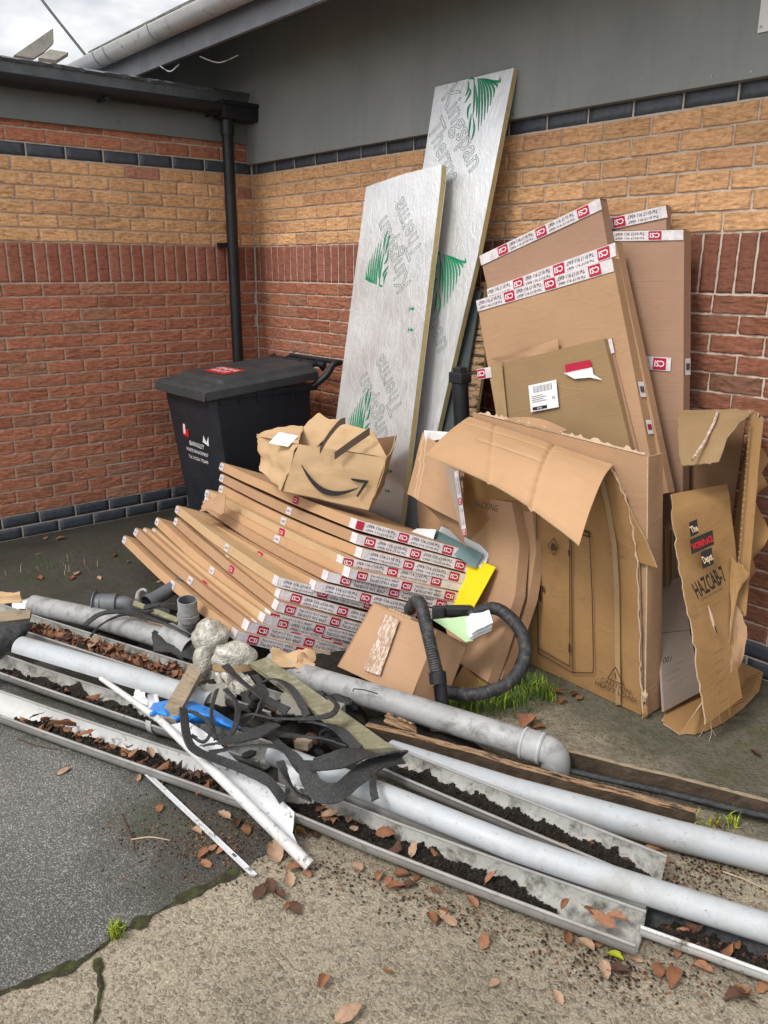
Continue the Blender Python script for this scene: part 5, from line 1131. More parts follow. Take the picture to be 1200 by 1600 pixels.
g2a, P2a = gutterlen('grey gutter length with a strap round it, second from the front at the left', [(-60, 1016, .075), (0, 1037, .075), (250, 1121, .072), (420, 1178, .07)], .056, 'gutter_inside', extra=strapx)
g4, P4 = gutterlen('gutter length at the left full of brown leaf litter', [(-20, 952, .085), (50, 976, .085), (290, 1053, .080), (440, 1102, .07)], .066, 'gutter_inside')
g3, P3g = gutterlen('gutter length in the middle of the heap with a ridge of black soil', [(560, 1163, .125), (650, 1202, .125), (800, 1264, .12), (1032, 1360, .105)], .062, 'gutter_inside')
g5, P5 = gutterlen('gutter length at the bottom right corner, half hidden under the pale pipe', [(1008, 1428, .060), (1100, 1460, .060), (1290, 1526, .060)], .055, 'felt', 'gutter_white')
# upturned gutter
m = MB(); P = dens([G(33, 1012, .135), G(150, 1046, .135), G(275, 1083, .13), G(330, 1100, .125)]); ar = [(math.cos(math.pi*k/14-.0)*1, math.sin(math.pi*k/14)) for k in range(15)]
prof = ar+[(x*.92, y*.92) for x, y in ar[::-1]]+[ar[0]]
m.tube(P, .047, 'pvc_pale', prof=prof, up=(0, 0, 1)); tag(m.build('upturned_gutter'), 'upturned smooth blue grey gutter length at the left, beside the leaf filled one', 'gutter', 'lengths of old gutter in the heap')
# trim strip standing behind the front right gutter
m = MB(); P = dens([G(436, 1214, .06), G(700, 1308, .06), G(1008, 1427, .052)]); m.tube(P, 1, 'gutter_lip', prof=[(-.004, -.05), (-.004, .03), (-.016, .03), (-.016, .036), (.004, .036), (.004, -.05), (-.004, -.05)], up=(0, 0, 1), smooth=False); tag(m.build('trim_strip'), 'narrow grey trim strip on edge between the front right gutter and the pale pipe', 'trim')

def pipe(label, pts, r, mat, name='pipe', inner=.005, grp='lengths of grey pipe in the heap', seg=28, build=True):
    P = wig(dens(gpath(pts), .15), .004, len(label)); t = thing(name, label, 'pipe', V((P[0].x+P[-1].x)/2, (P[0].y+P[-1].y)/2, 0), grp)
    m = MB(); m.tube(P, r, mat, seg, False); m.tube(P, r-inner, 'pvc_dark', seg, False)
    for e in (0, -1):
        T = (P[1]-P[0]).normalized() if e == 0 else (P[-1]-P[-2]).normalized(); X = T.cross(ZU).normalized(); Y = X.cross(T)
        for k in range(seg):
            a, b_ = 2*math.pi*k/seg, 2*math.pi*(k+1)/seg
            m.add([P[e]+(X*math.cos(q)+Y*math.sin(q))*rr for q, rr in ((a, r), (b_, r), (b_, r-inner), (a, r-inner))], [(0, 1, 2, 3)], mat)
    m.build('tube', t); return t, P
pipe('long pale pipe behind the front right gutter, running out of the photo at lower right', [(425, 1178, .110), (600, 1243, .115), (800, 1323, .110), (900, 1357, .105), (1000, 1389, .100), (1260, 1470, .092)], .036, 'pvc_pale')
pipe('pale pipe behind the soil ridged gutter, running out at the right edge', [(610, 1176, .055), (800, 1236, .055), (900, 1263, .055), (1050, 1304, .052), (1260, 1356, .050)], .043, 'pvc_pale')
t, P = pipe('weathered grey soil pipe with an elbow, lying in front of the sealed box', [(425, 1036, .10), (500, 1064, .10), (600, 1093, .10), (850, 1171, .095)], .048, 'pvc_grey')
m = MB(); T = (P[-1]-P[-2]).normalized(); e = P[-1]
m.tube([e-T*.07, e], .053, 'pvc_grey', 28); m.tube([e-T*.072, e-T*.064], .056, 'pvc_pale', 28); m.tube([e-T*.012, e-T*.004], .0555, 'pvc_pale', 28)
side = V(T.x*.25, T.y*.25, 0)+V(0, -.0, -1)*.5
m.tube(smooth_path([e, e+T*.022+V(0, 0, -.002), e+T*.038+V(0, 0, -.018), e+T*.042+V(0, 0, -.050), e+T*.042+V(0, 0, -.075)], 5), .049, 'pvc_grey', 28); m.build('elbow', t)
m = MB(); cp = [G(553, 1076, .155), G(570, 1078, .157), G(590, 1084, .155)]; m.tube(cp, .0022, 'ink_black', 5); m.tube([cp[0], G(551, 1080, .15)], .002, 'ink_black', 5); m.build('crack', t)
pipe('short grey pipe with a rounded end behind the leaf filled gutter at the left', [(52, 945, .11), (160, 968, .11), (285, 1006, .10)], .047, 'pvc_grey')

def timber(label, pts, w, h, mat, side='dark_wood',  name='timber', rot=0, grp='old timbers beside the pipes'):
    P = wig(dens(gpath(pts), .06), .010, len(label), 4); m = MB()
    def fn(side):
        cs = [(-w/2, 0), (w/2, 0), (w/2, h), (-w/2, h)]; a, b_ = cs[side], cs[(side+1) % 4]
        def f(u, v):
            k = u*(len(P)-1); i = min(int(k), len(P)-2); p = lerp(P[i], P[i+1], k-i); T = (P[i+1]-P[i]).normalized(); X = T.cross(ZU).normalized(); x, y = lerp(a[0], b_[0], v), lerp(a[1], b_[1], v)
            j = .010*(float(fbm(u*40+side, x*30+y*30, 7))-.5)
            return p+X*(x+j)+V(0, 0, y-h+j)
        return f
    for s_ in range(4): m.grid(fn(s_), len(P)*3, 4, mat if s_ == 2 else side, smooth=False)
    for e in (0, -1):
        T = (P[1]-P[0]).normalized(); X = T.cross(ZU).normalized(); m.add([P[e]+X*x+V(0, 0, y-h) for x, y in ((-w/2, 0), (w/2, 0), (w/2, h), (-w/2, h))], [(0, 1, 2, 3)], mat)
    return tag(m.build(name), label, 'timber', grp)
timber('long rotten split timber between the elbowed grey pipe and a pale pipe', [(575, 1132, .075), (700, 1163, .07), (900, 1221, .065), (1088, 1268, .06)], .030, .055, 'rotten_wood')
timber('weathered timber on edge behind the elbow, running out at the right', [(860, 1166, .075), (1000, 1200, .075), (1260, 1266, .07)], .018, .075, 'old_plank')
m = MB(); P = dens(gpath([(890, 1206, .03), (1000, 1231, .03), (1260, 1292, .028)]), .05); m.tube(wig(P, .012, 5, 4), 1, 'felt', prof=[(-.012, 0), (-.011, .010), (.011, .012), (.012, 0), (-.012, 0)], up=(0, 0, 1)); tag(m.build('felt_strip'), 'dark grey gritty felt strip lying between the two timbers', 'felt')
m = MB(); P = dens(gpath([(620, 1148, .03), (800, 1200, .03), (1050, 1272, .02)]), .05); m.tube(wig(P, .012, 9, 4), 1, 'felt', prof=[(-.03, 0), (-.028, .012), (.028, .014), (.03, 0), (-.03, 0)], up=(0, 0, 1)); tag(m.build('felt_strip'), 'black felt strip under the long rotten timber', 'felt')

def plank(label, pp, zs, th, mat, name='plank', amp=.002, cat='plank'):
    P = [G(x, y, z) for (x, y), z in zip(pp, zs)]; m = MB(); m.quadsheet(P[0], P[1], P[2], P[3], 18, 5, mat, th, amp, 3, len(label), mat); return tag(m.build(name), label, cat)
plank('long mossy green plank lying across the heap below the bubble wrap', [(570, 1171), (616, 1168), (417, 1027), (392, 1036)][::1], [.16, .16, .19, .19], .018, 'mossy_plank')
plank('short bare grey plank end sticking up towards the bubble wrap over the blue bag', [(248, 1120), (274, 1124), (314, 1050), (298, 1036)], [.20, .20, .23, .23], .022, 'old_plank')
m = MB()
for k in range(5): P = [G(186+2*k, 966+5.0*k, .14-.01*k), G(262+2*k, 984+5.0*k, .14-.01*k), G(264+2*k, 978+5*k, .15-.01*k), G(190+2*k, 960+5*k, .15-.01*k)]; m.quadsheet(P[0], P[1], P[2], P[3], 10, 3, 'rotten_wood', .006, .003, 3, k)
tag(m.build('layered_board'), 'small stack of splitting layered board under the black cable at the left', 'board')
plank('thin mossy stick among the grey pipe fittings', [(207, 945), (276, 972), (279, 965), (210, 938)], [.17, .15, .16, .18], .012, 'mossy_plank', 'stick', cat='stick')
plank('pale timber offcut at the left edge above the leaf filled gutter', [(-30, 975), (46, 966), (48, 953), (-30, 956)], [.16, .16, .18, .18], .02, 'old_plank', 'timber_offcut', cat='timber')

# white roofline trim: rolled bar with a dirty white plate
t = thing('roofline_trim', 'long dirty white plastic trim with a wide pointed plate, lying over the front gutters', 'trim', G(320, 1190, 0))
P = dens([G(158, 1060, .20), G(250, 1125, .19), G(370, 1240, .15), G(484, 1352, .02)], .08); m = MB(); m.tube(P, .0145, 'gutter_white', 14, True, rfn=lambda u: .62+.62*u); m.build('rolled_edge', t)
pl = plane3(G(250, 1125, .185), G(484, 1350, .02), G(293, 1127, .19)); m = MB()
poly_ = [(262, 1133), (293, 1127), (318, 1142), (340, 1159), (366, 1185), (412, 1222), (460, 1269), (459, 1285), (457, 1301), (468, 1326), (476, 1340), (420, 1290), (370, 1240), (325, 1196)]
m.prism([PL(x, y, pl) for x, y in poly_], V(0, 0, -.006), 'white_pvc'); m.build('plate', t)
t = thing('thin_strip', 'thin straight white plastic strip lying on the tarmac below the front left gutter', 'strip', G(310, 1280, 0))
m = MB(); a, b_ = G(216, 1196, .03), G(398, 1368, .012); d = (b_-a).normalized(); X = d.cross(ZU).normalized()
m.box((a+b_)/2, (b_-a).length, .016, .004, 'white_pvc', (d, X, X.cross(d))); m.box((a+b_)/2+X*.0075+V(0, 0, .004), (b_-a).length, .002, .008, 'white_pvc', (d, X, X.cross(d)))
m.build('strip', t); m = MB(); c = lerp(a, b_, .84); 
for k in range(3): m.box(c+d*.006*k+V(0, 0, .0035), .003, .008, .0012, 'ink_black', (d, X, X.cross(d)))
m.build('printed_mark', t)

# ---- fittings at the left
def ringpipe(m, c, ax, r, l, mat, inner=.004):
    ax = Vector(ax).normalized(); a, b_ = c-ax*l/2, c+ax*l/2; m.tube([a, b_], r, mat, 24, False); m.tube([a, b_], r-inner, 'pvc_dark', 24, False)
    X = ax.orthogonal().normalized(); Y = ax.cross(X)
    for e in (a, b_):
        for k in range(24):
            q1, q2 = 2*math.pi*k/24, 2*math.pi*(k+1)/24; m.add([e+(X*math.cos(q)+Y*math.sin(q))*rr for q, rr in ((q1, r), (q2, r), (q2, r-inner), (q1, r-inner))], [(0, 1, 2, 3)], mat)
t = thing('pipe_junction', 'grey pipe junction standing open end up beside the bubble wrap', 'pipe fitting', G(290, 985, 0))
m = MB(); c = G(293, 948, .22); ringpipe(m, c, V(.12, -.05, 1), .042, .07, 'pvc_grey'); ringpipe(m, c+V(0, 0, -.045), V(.12, -.05, 1), .047, .03, 'pvc_grey'); m.tube(smooth_path([c+V(0, 0, -.05), c+V(-.02, -.01, -.11), c+V(-.06, -.04, -.15)], 5), .038, 'pvc_grey', 22); ringpipe(m, c+V(-.05, -.035, -.13), V(.6, .4, .7), .045, .035, 'pvc_grey'); m.build('body', t)
t = thing('pipe_offcut', 'dark grey pipe offcut pointing towards the lowest flat box', 'pipe', G(255, 940, 0)); m = MB(); a, b_ = G(234, 940, .13), G(288, 908, .16); ringpipe(m, (a+b_)/2, b_-a, .034, (b_-a).length, 'pvc_dark'); ringpipe(m, a, b_-a, .039, .035, 'pvc_dark'); m.build('tube', t)
t = thing('rainwater_hopper', 'ribbed dark grey round hopper with an elbow, at the left of the pipe fittings', 'pipe fitting', G(170, 950, 0))
m = MB(); c = G(166, 944, .15)
for k in range(5): m.tube([c+Rv*(-.05+.028*k)+V(0, 0, -.008*k), c+Rv*(-.046+.028*k)+V(0, 0, -.008*k)], .062-.005*k, 'pvc_dark', 24)
m.tube([c+Rv*(-.05), c+Rv*.05], .048, 'pvc_dark', 24); m.build('ribbed_body', t); m = MB(); m.tube(smooth_path([c+Rv*.05, c+Rv*.09, c+Rv*.115+V(0, 0, -.04)], 6), .036, 'pvc_dark', 20); m.build('elbow', t)
m = MB(); m.tube(smooth_path([G(214, 938, .16), G(216, 926, .17), G(224, 921, .18), G(229, 924, .18)], 5), .011, 'pvc_grey', 10, rfn=lambda u: 1-.5*u); tag(m.build('pipe_hook'), 'small pale curved bracket hook between the hopper and the pipe offcut', 'bracket')
t = thing('gutter_funnel', 'open ended grey gutter outlet lying below the pipe junction', 'pipe fitting', G(282, 1020, 0)); m = MB(); a, b_ = G(262, 992, .12), G(300, 1016, .10); ax = (b_-a); ringpipe(m, (a+b_)/2, ax, .055, ax.length, 'pvc_grey', .005); m.build('tube', t)
m = MB(); P = [G(-40, 990, .15), G(10, 968, .20), G(56, 975, .14), G(36, 1003, .09), G(0, 1042, .07), G(-40, 1055, .07)]
m.quadsheet(G(-40, 1060, .08), G(34, 1004, .09), G(57, 974, .15), G(-40, 968, .19), 16, 14, 'felt', .006, .03, 3, 15, bend=lambda u, v: .03*math.sin(3.1*v)); tag(m.build('felt_sheet'), 'crumpled black felt sheet at the left edge under the timber offcut', 'felt')
m = MB(); m.quadsheet(G(-25, 945, .05), G(33, 941, .06), G(32, 925, .10), G(-25, 922, .10), 10, 8, 'card_pale', .003, .02, 3, 17); tag(m.build('card_scrap'), 'curled brown card scrap at the left edge behind the grey pipe', 'cardboard')
m = MB(); m.quadsheet(G(18, 953, .04), G(48, 950, .05), G(44, 934, .06), G(20, 940, .06), 8, 6, 'paper', .002, .01, 3, 18); tag(m.build('plastic_scrap'), 'white plastic scrap beside the rounded pipe end at the left', 'scrap')
m = MB(); m.quadsheet(G(264, 912, .05), G(284, 930, .04), G(296, 912, .12), G(270, 898, .13), 6, 6, 'card_tan', .004, .006, 3, 19); tag(m.build('card_scrap'), 'small folded brown card piece under the lowest flat box', 'cardboard')
m = MB(); m.quadsheet(G(420, 1040, .14), G(490, 1050, .13), G(494, 1020, .16), G(424, 1012, .18), 14, 8, 'card_pale', .003, .03, 3, 20, 'torn_card', tear=.1); m.quadsheet(G(462, 1050, .13), G(484, 1056, .12), G(480, 1020, .17), G(466, 1022, .17), 6, 6, 'card_tan', .003, .02, 3, 24, 'torn_card'); tag(m.build('card_scrap'), 'torn crumpled brown card lying on the grey pipe under the taped stack', 'cardboard')
m = MB(); m.quadsheet(G(150, 848), G(178, 853), G(182, 848), G(158, 842), 8, 4, 'paper', .001, .006, 3, 21); tag(m.build('paper_scrap'), 'small white paper scrap on the mossy ground near the left wall', 'paper')
m = MB(); m.quadsheet(G(205, 1092, .13), G(236, 1104, .12), G(226, 1082, .16), G(212, 1076, .17), 8, 6, 'paper', .002, .012, 3, 22, 'torn_card', tear=.12); m.quadsheet(G(228, 1112, .13), G(252, 1112, .13), G(246, 1084, .16), G(232, 1086, .17), 8, 6, 'white_pvc', .002, .006, 3, 23); tag(m.build('plastic_scrap'), 'broken white plastic scraps on the left side of the blue bag', 'scrap')

# ---- blue bag
m = MB(); rows_b = [[(232, 1112), (240, 1099), (262, 1095), (300, 1096), (333, 1109), (369, 1131)], [(236, 1122), (250, 1125), (268, 1134), (300, 1130), (327, 1130), (367, 1143)]]
def bag(u, v):
    k = u*5; i = min(int(k), 4); f_ = k-i; a = [lerp(rows_b[0][i][j], rows_b[0][i+1][j], f_) for j in (0, 1)]; c = [lerp(rows_b[1][i][j], rows_b[1][i+1][j], f_) for j in (0, 1)]
    return G(lerp(a[0], c[0], v), lerp(a[1], c[1], v), .155+.05*math.sin(math.pi*v)+.035*(float(fbm(u*9, v*4, 12))-.5))
m.grid(bag, 40, 14, 'blue_bag', .002); m.quadsheet(G(362, 1128, .17), G(372, 1132, .16), G(390, 1150, .13), G(384, 1152, .13), 6, 2, 'blue_bag', .001, .004, 2, 3)
tag(m.build('plastic_bag'), 'crumpled bright blue plastic bag lying under the short plank end', 'bag')

# ---- bubble wrap
t = thing('bubble_wrap', 'two dirty bundled lumps of bubble wrap, one bound with brown tape, on the heap', 'bubble wrap', G(350, 1090, 0))
m = MB(); c1 = DP(329, 996, 3.30); m.blob(c1, .074, .06, .083, 'bubble_wrap', 4, .22, 1.6, 4, (Rv, Fv, Uv)); m.blob(DP(318, 1030, 3.26), .040, .03, .07, 'bubble_wrap', 6, .3, 1.8, 3, (Rv, Fv, Uv)); m.build('wrapped_lump', t)
m = MB(); c2 = DP(366, 1027, 3.14); m.blob(c2, .088, .055, .062, 'bubble_wrap', 9, .16, 1.6, 4, (Rv, Fv, Uv)); m.build('wrapped_lump', t)
m = MB(); m.tube([c2+Uv*(-.034)-Uv*.012, c2-Uv*.034+Uv*.012], 1, 'parcel_tape', prof=[(math.cos(2*math.pi*k/28)*.0835, math.sin(2*math.pi*k/28)*.058) for k in range(29)], up=tuple(Fv)); m.build('tape_band', t)
m = MB()
for k, (x, y, x2, y2, w) in enumerate(((345, 1050, 358, 1088, 14), (375, 1052, 392, 1074, 12), (360, 1050, 372, 1080, 16))):
    a, b_ = DP(x-w, y, 3.10), DP(x+w, y+2, 3.10); c_, d_ = DP(x2+w*.8, y2, 3.06), DP(x2-w*.6, y2+6, 3.06); m.quadsheet(a, b_, c_, d_, 10, 12, 'bubble_wrap', .002, .030, 3.5, 40+k, tear=.16)
m.build('loose_tail', t)

# ---- rubber strips
def ribbon(label, pts, w, th=.006, mat='rubber', name='rubber_strip', tw=0, grp='black rubber strips tangled over the heap', cat='rubber strip', n=7):
    P = smooth_path([G(x, y, z) for x, y, z in pts], n); m = MB(); N = len(P)
    def fn(u, v):
        k = u*(N-1); i = min(int(k), N-2); p = lerp(P[i], P[i+1], k-i); T = (P[min(i+1, N-1)]-P[max(i-1, 0)]).normalized()
        X = T.cross(ZU); X = X.normalized() if X.length > .1 else V(1, 0, 0); Y = X.cross(T); a = tw*u+.5*math.sin(u*5+len(label)); d = X*math.cos(a)+Y*math.sin(a)
        ww = w*(.92+.16*float(vnoise(u*9, 1, 3))); return p+d*ww*(v-.5)+V(0, 0, .004*(float(fbm(u*20, v*3, 4))-.5))
    m.grid(fn, N*2, 4, mat, th, 'felt'); return tag(m.build(name), label, cat, grp)
ribbon('rubber strip curving down the right side of the white trim plate', [(286, 1108, .24), (291, 1150, .23), (306, 1174, .215), (347, 1190, .19), (385, 1204, .17), (420, 1222, .15), (443, 1252, .11)], .030)
ribbon('short pale topped rubber strip crossing the middle of the tangle', [(322, 1166, .20), (352, 1160, .22), (392, 1150, .235), (432, 1133, .235)], .042, tw=.4)
ribbon('rubber strip sagging from the plate towards the right hand fold', [(326, 1178, .20), (381, 1168, .21), (432, 1168, .215), (460, 1184, .20), (484, 1213, .17)], .030)
ribbon('widest folded rubber strip at the right of the tangle, upper layer', [(488, 1196, .22), (520, 1190, .235), (560, 1180, .235), (600, 1180, .22), (630, 1182, .20)], .060, tw=.5)
ribbon('wide rubber strip looping below the widest fold', [(484, 1190, .21), (482, 1212, .20), (500, 1237, .18), (528, 1238, .18), (556, 1216, .19), (586, 1196, .20), (626, 1184, .20)], .056, tw=-.6)
ribbon('narrow rubber tail hanging down onto the pale pipe', [(584, 1200, .20), (582, 1226, .18), (587, 1250, .165)], .022)
ribbon('thin rubber strip hooked over the mossy plank', [(512, 1090, .22), (526, 1104, .23), (514, 1119, .225), (475, 1124, .21), (430, 1124, .20), (392, 1117, .20), (372, 1127, .19)], .020)
ribbon('thin rubber loop hanging left of the tangle', [(340, 1078, .22), (331, 1105, .22), (331, 1130, .21), (338, 1156, .19)], .013)
ribbon('thin rubber loop curving beside the blue bag', [(352, 1078, .22), (369, 1100, .22), (370, 1125, .21), (362, 1148, .20), (344, 1164, .19)], .018)
ribbon('dark rubber strip behind the mossy plank end', [(470, 1126, .19), (500, 1132, .20), (530, 1142, .19), (560, 1172, .17)], .034)
ribbon('black strip running from the bubble wrap into the tangle', [(352, 1040, .22), (372, 1062, .21), (410, 1090, .20), (450, 1112, .19)], .030)
ribbon('black cable curving over the layered board at the left', [(132, 978, .15), (158, 960, .18), (193, 957, .19), (232, 966, .19), (266, 979, .18), (296, 995, .16)], .020, .008)
ribbon('thin black cable arching down into the leaf filled gutter', [(142, 996, .12), (158, 978, .15), (190, 962, .18), (240, 955, .18)], .010, .008)
ribbon('black strip lying across the pipe junction', [(225, 950, .17), (262, 944, .19), (300, 950, .17)], .026)
ribbon('narrow black strip lying along the pale pipe left end', [(420, 1150, .20), (450, 1176, .19), (470, 1206, .17), (500, 1222, .16)], .022)
ribbon('flat black strip doubled under the hooked strip', [(376, 1140, .19), (410, 1146, .20), (452, 1150, .20), (500, 1156, .19), (540, 1170, .17)], .022, tw=.8)
ribbon('black strip arching over the dirt left of the mossy plank', [(400, 1075, .18), (424, 1062, .21), (452, 1074, .21), (470, 1098, .19), (480, 1120, .17)], .026)
ribbon('twisted black strip beside the bubble wrap tail', [(398, 1056, .18), (414, 1084, .20), (404, 1108, .20), (386, 1130, .19)], .024, tw=2.0)
ribbon('thin black lace looping over the white plate top', [(296, 1112, .22), (318, 1122, .23), (330, 1142, .225), (318, 1160, .21), (300, 1150, .21)], .010)
ribbon('black strip end hanging over the soil by the white plate', [(438, 1190, .19), (446, 1216, .17), (462, 1240, .14), (486, 1250, .12)], .026, tw=.6)
def shard(lab, pp, zs, mat, th=.006, amp=.01, seed=0, name='broken_sheet', cat='scrap', tear=.12):
    P = [G(x, y, z) for (x, y), z in zip(pp, zs)]; m = MB(); m.quadsheet(*P, 10, 8, mat, th, amp, 3, seed, 'torn_card' if mat.startswith('card') else mat, tear=tear); tag(m.build(name), lab, cat)
shard('broken brown board piece with a leaf on it, above the hooked strip', [(432, 1112), (476, 1120), (480, 1088), (440, 1082)], [.13, .13, .17, .17], 'asbestos', .012, .006, 1)
shard('dark torn felt piece right of the pale brick lump', [(502, 1160), (536, 1158), (534, 1138), (500, 1140)], [.12, .11, .16, .17], 'felt', .006, .02, 2)
shard('small green grey slate piece beside the bubble wrap tail', [(322, 1098), (352, 1104), (350, 1066), (314, 1070)], [.14, .14, .19, .19], 'asbestos', .008, .008, 3)
shard('broken white plastic piece under the rubber strips', [(452, 1228), (500, 1240), (494, 1196), (448, 1184)], [.10, .10, .13, .13], 'white_pvc', .004, .006, 4)
shard('splintered brown wood chip by the lower end of the mossy plank', [(600, 1128), (650, 1146), (648, 1134), (604, 1114)], [.08, .07, .10, .11], 'rotten_wood', .008, .01, 5, 'wood_chip', 'wood')
shard('black crumpled membrane scrap between pipe junction and bubble wrap', [(238, 1016), (300, 1030), (306, 992), (240, 985)], [.10, .10, .15, .15], 'rubber', .005, .03, 6)
shard('black crumpled membrane scrap behind the layered board', [(196, 975), (262, 990), (268, 952), (206, 948)], [.08, .08, .13, .13], 'rubber', .005, .03, 7)
# felt lumps and rubble inside the tangle
m = MB()
for k in range(34):
    x, y = random.uniform(385, 570), random.uniform(1075, 1205); c = G(x, y, random.uniform(.05, .11)); m.blob(c, random.uniform(.015, .045), random.uniform(.012, .03), random.uniform(.008, .022), random.choice(['felt', 'rubber', 'soil', 'leaf_dark']), k, .6, 3, 2)
tag(m.build('rubble'), 'dark crumbled rubble and dirt under the tangled rubber strips', 'rubble', None, 'stuff')
for (x, y, z, mt, r, lb) in ((474, 1162, .15, 'old_plank', .026, 'broken pale brick lump among the rubber strips'), (565, 1168-24, .13, 'torn_card', .02, 'small pale stone right of the thin hooked strip'), (520, 1108, .10, 'asbestos', .04, 'flat brown stone under the mossy plank')):
    m = MB(); m.box(G(x, y, z), r*2, r*1.3, r, mt, (V(.9, .43, 0), V(-.43, .9, 0), ZU), r*.15); tag(m.build('stone'), lb, 'stone')

# ================================================================== SOIL AND LEAVES
def leaf_geo(m, c, ax, ay, L, mat, curl, seed):
    n = ax.cross(ay).normalized(); r = random.Random(seed); k1 = r.uniform(-1, 1)
    def fn(u, v):
        w = .52*math.sin(math.pi*min(max(u, .001), .999)**.8)**.7*(1+.10*math.sin(u*23+seed)); x = (u-.5); y = (v-.5)*w
        h = curl*(2.2*(v-.5)**2*w + k1*x*x*.9) + .12*(float(fbm(u*4+seed, v*3, seed))-.5)
        return c+(ax*x+ay*y+n*h)*L
    m.grid(fn, 8, 4, mat, 0); m.tube([fn(0, .5), c-ax*L*.66+n*.03*L], .0012, mat, 4, False)
leafmesh = {}
def leaf_object(mat, var):
    if (mat, var) in leafmesh: return leafmesh[(mat, var)]
    m = MB(); leaf_geo(m, V(0, 0, .012), V(1, 0, 0), V(0, 1, 0), .075, mat, (.15, .45, .9)[var % 3], var*7+3)
    o = m.build('leaf', loc=(0, 0, 0)); me = o.data; bpy.data.objects.remove(o); leafmesh[(mat, var)] = me; return me
def put_leaf(x, y, size, mat, var, label, group, z=.002, cat='leaf', rot=None):
    me = leaf_object(mat, var); o = bpy.data.objects.new('leaf', me); COL.objects.link(o); o.location = G(x, y, z); s_ = size/.075; o.scale = (s_, s_, s_)
    o.rotation_euler = (random.uniform(-.16, .16), random.uniform(-.16, .16), random.uniform(0, 6.28) if rot is None else rot); return tag(o, label, cat, group)
LO, LP_, LB, LD, LG = 'leaf_orange', 'leaf_pale', 'leaf_brown', 'leaf_dark', 'leaf_green'
# on the concrete and tarmac: position, size, tone, words
front = [(101, 1207, .05, LP_), (216, 1218, .05, LP_), (250, 1226, .045, LP_), (250, 1266, .05, LB), (308, 1300, .05, LP_), (336, 1248, .06, LB), (351, 1254, .05, LO), (318, 1338, .055, LO), (333, 1327, .05, LO), (348, 1331, .045, LO), (322, 1352, .045, LO), (350, 1278, .06, LP_), (372, 1290, .05, LD), (385, 1300, .05, LB),
 (431, 1333, .085, LP_), (452, 1318, .06, LO), (462, 1360, .06, LO), (476, 1352, .05, LO), (479, 1366, .05, LO), (452, 1376, .05, LP_), (408, 1395, .07, LD), (424, 1388, .06, LD), (438, 1402, .06, LD), (464, 1422, .07, LD), (450, 1418, .05, LB), (473, 1290, .05, LB), (490, 1306, .05, LD), (470, 1304, .05, LB),
 (560, 1358, .055, LP_), (592, 1372, .05, LO), (606, 1378, .055, LO), (628, 1368, .05, LB), (620, 1390, .055, LB), (652, 1372, .045, LB), (640, 1386, .05, LD), (680, 1394, .045, LB), (738, 1412, .045, LO), (676, 1438, .045, LB), (698, 1440, .07, LP_), (694, 1430, .05, LB), (756, 1473, .055, LO), (770, 1540, .05, LP_), (504, 1539, .06, LO), (545, 1588, .07, LP_), (871, 1560, .05, LP_), (606, 1520, .035, LB),
 (886, 1468, .055, LB), (915, 1480, .07, LP_), (938, 1474, .055, LO), (962, 1497, .06, LG), (990, 1498, .06, LP_), (945, 1520, .055, LP_), (968, 1522, .06, LD), (1028, 1522, .06, LB), (1052, 1530, .065, LB), (1058, 1490, .05, LO), (1092, 1500, .06, LB), (1100, 1518, .05, LO), (1104, 1478, .05, LB), (1150, 1560, .07, LD), (1190, 1545, .05, LO), (1160, 1552, .05, LB),
 (828, 1134, .10, LO), (820, 1128, .08, LO), (842, 1138, .06, LB), (870, 1082, .06, LB), (896, 1086, .06, LD), (880, 1098, .05, LB), (905, 1092, .05, LB), (1020, 1330, .06, LO), (1036, 1344, .05, LB), (1120, 1290, .05, LB), (1180, 1180, .05, LD), (1170, 1354, .05, LP_),
 (62, 905, .055, LB), (120, 898, .06, LP_), (155, 905, .05, LP_), (180, 870, .05, LB), (60, 868, .05, LP_), (95, 843, .06, LB), (72, 842, .05, LO), (112, 905, .05, LB), (200, 880, .045, LP_), (250, 910, .05, LP_), (130, 880, .045, LB)]
nm = {LO: 'orange', LP_: 'pale tan', LB: 'brown', LD: 'dark wet', LG: 'yellow green'}
cn = {}
def where(x, y):
    if y < 920: return 'the dark mossy ground by the left wall'
    if x < 400 and y < 1400: return 'the dirty tarmac near the thin white strip'
    if y < 1240: return 'the mossy concrete behind the elbowed pipe'
    if x > 860 and y < 1400: return 'the dirt between the two pale pipes'
    if x > 860: return 'the concrete below the bottom right gutter'
    return 'the pale concrete below the front gutter'
for i, (x, y, s_, mt) in enumerate(front):
    w_ = where(x, y); put_leaf(x, y, s_*random.uniform(.72, 1.12), mt, i % 5, 'fallen %s leaf on %s' % (nm[mt], w_), '%s leaves on %s' % (nm[mt], w_))
def put_on(P, u, off, z, size, mat, var, label, group):
    i = min(int(u*(len(P)-1)), len(P)-2); p = lerp(P[i], P[i+1], u*(len(P)-1)-i); T = (P[i+1]-P[i]).normalized(); X = T.cross(ZU).normalized()
    o = bpy.data.objects.new('leaf', leaf_object(mat, var)); COL.objects.link(o); o.location = p+X*off+V(0, 0, z); k = size/.075; o.scale = (k, k, k); o.rotation_euler = (random.uniform(-.6, .6), random.uniform(-.6, .6), random.uniform(0, 6.28)); tag(o, label, 'leaf', group)
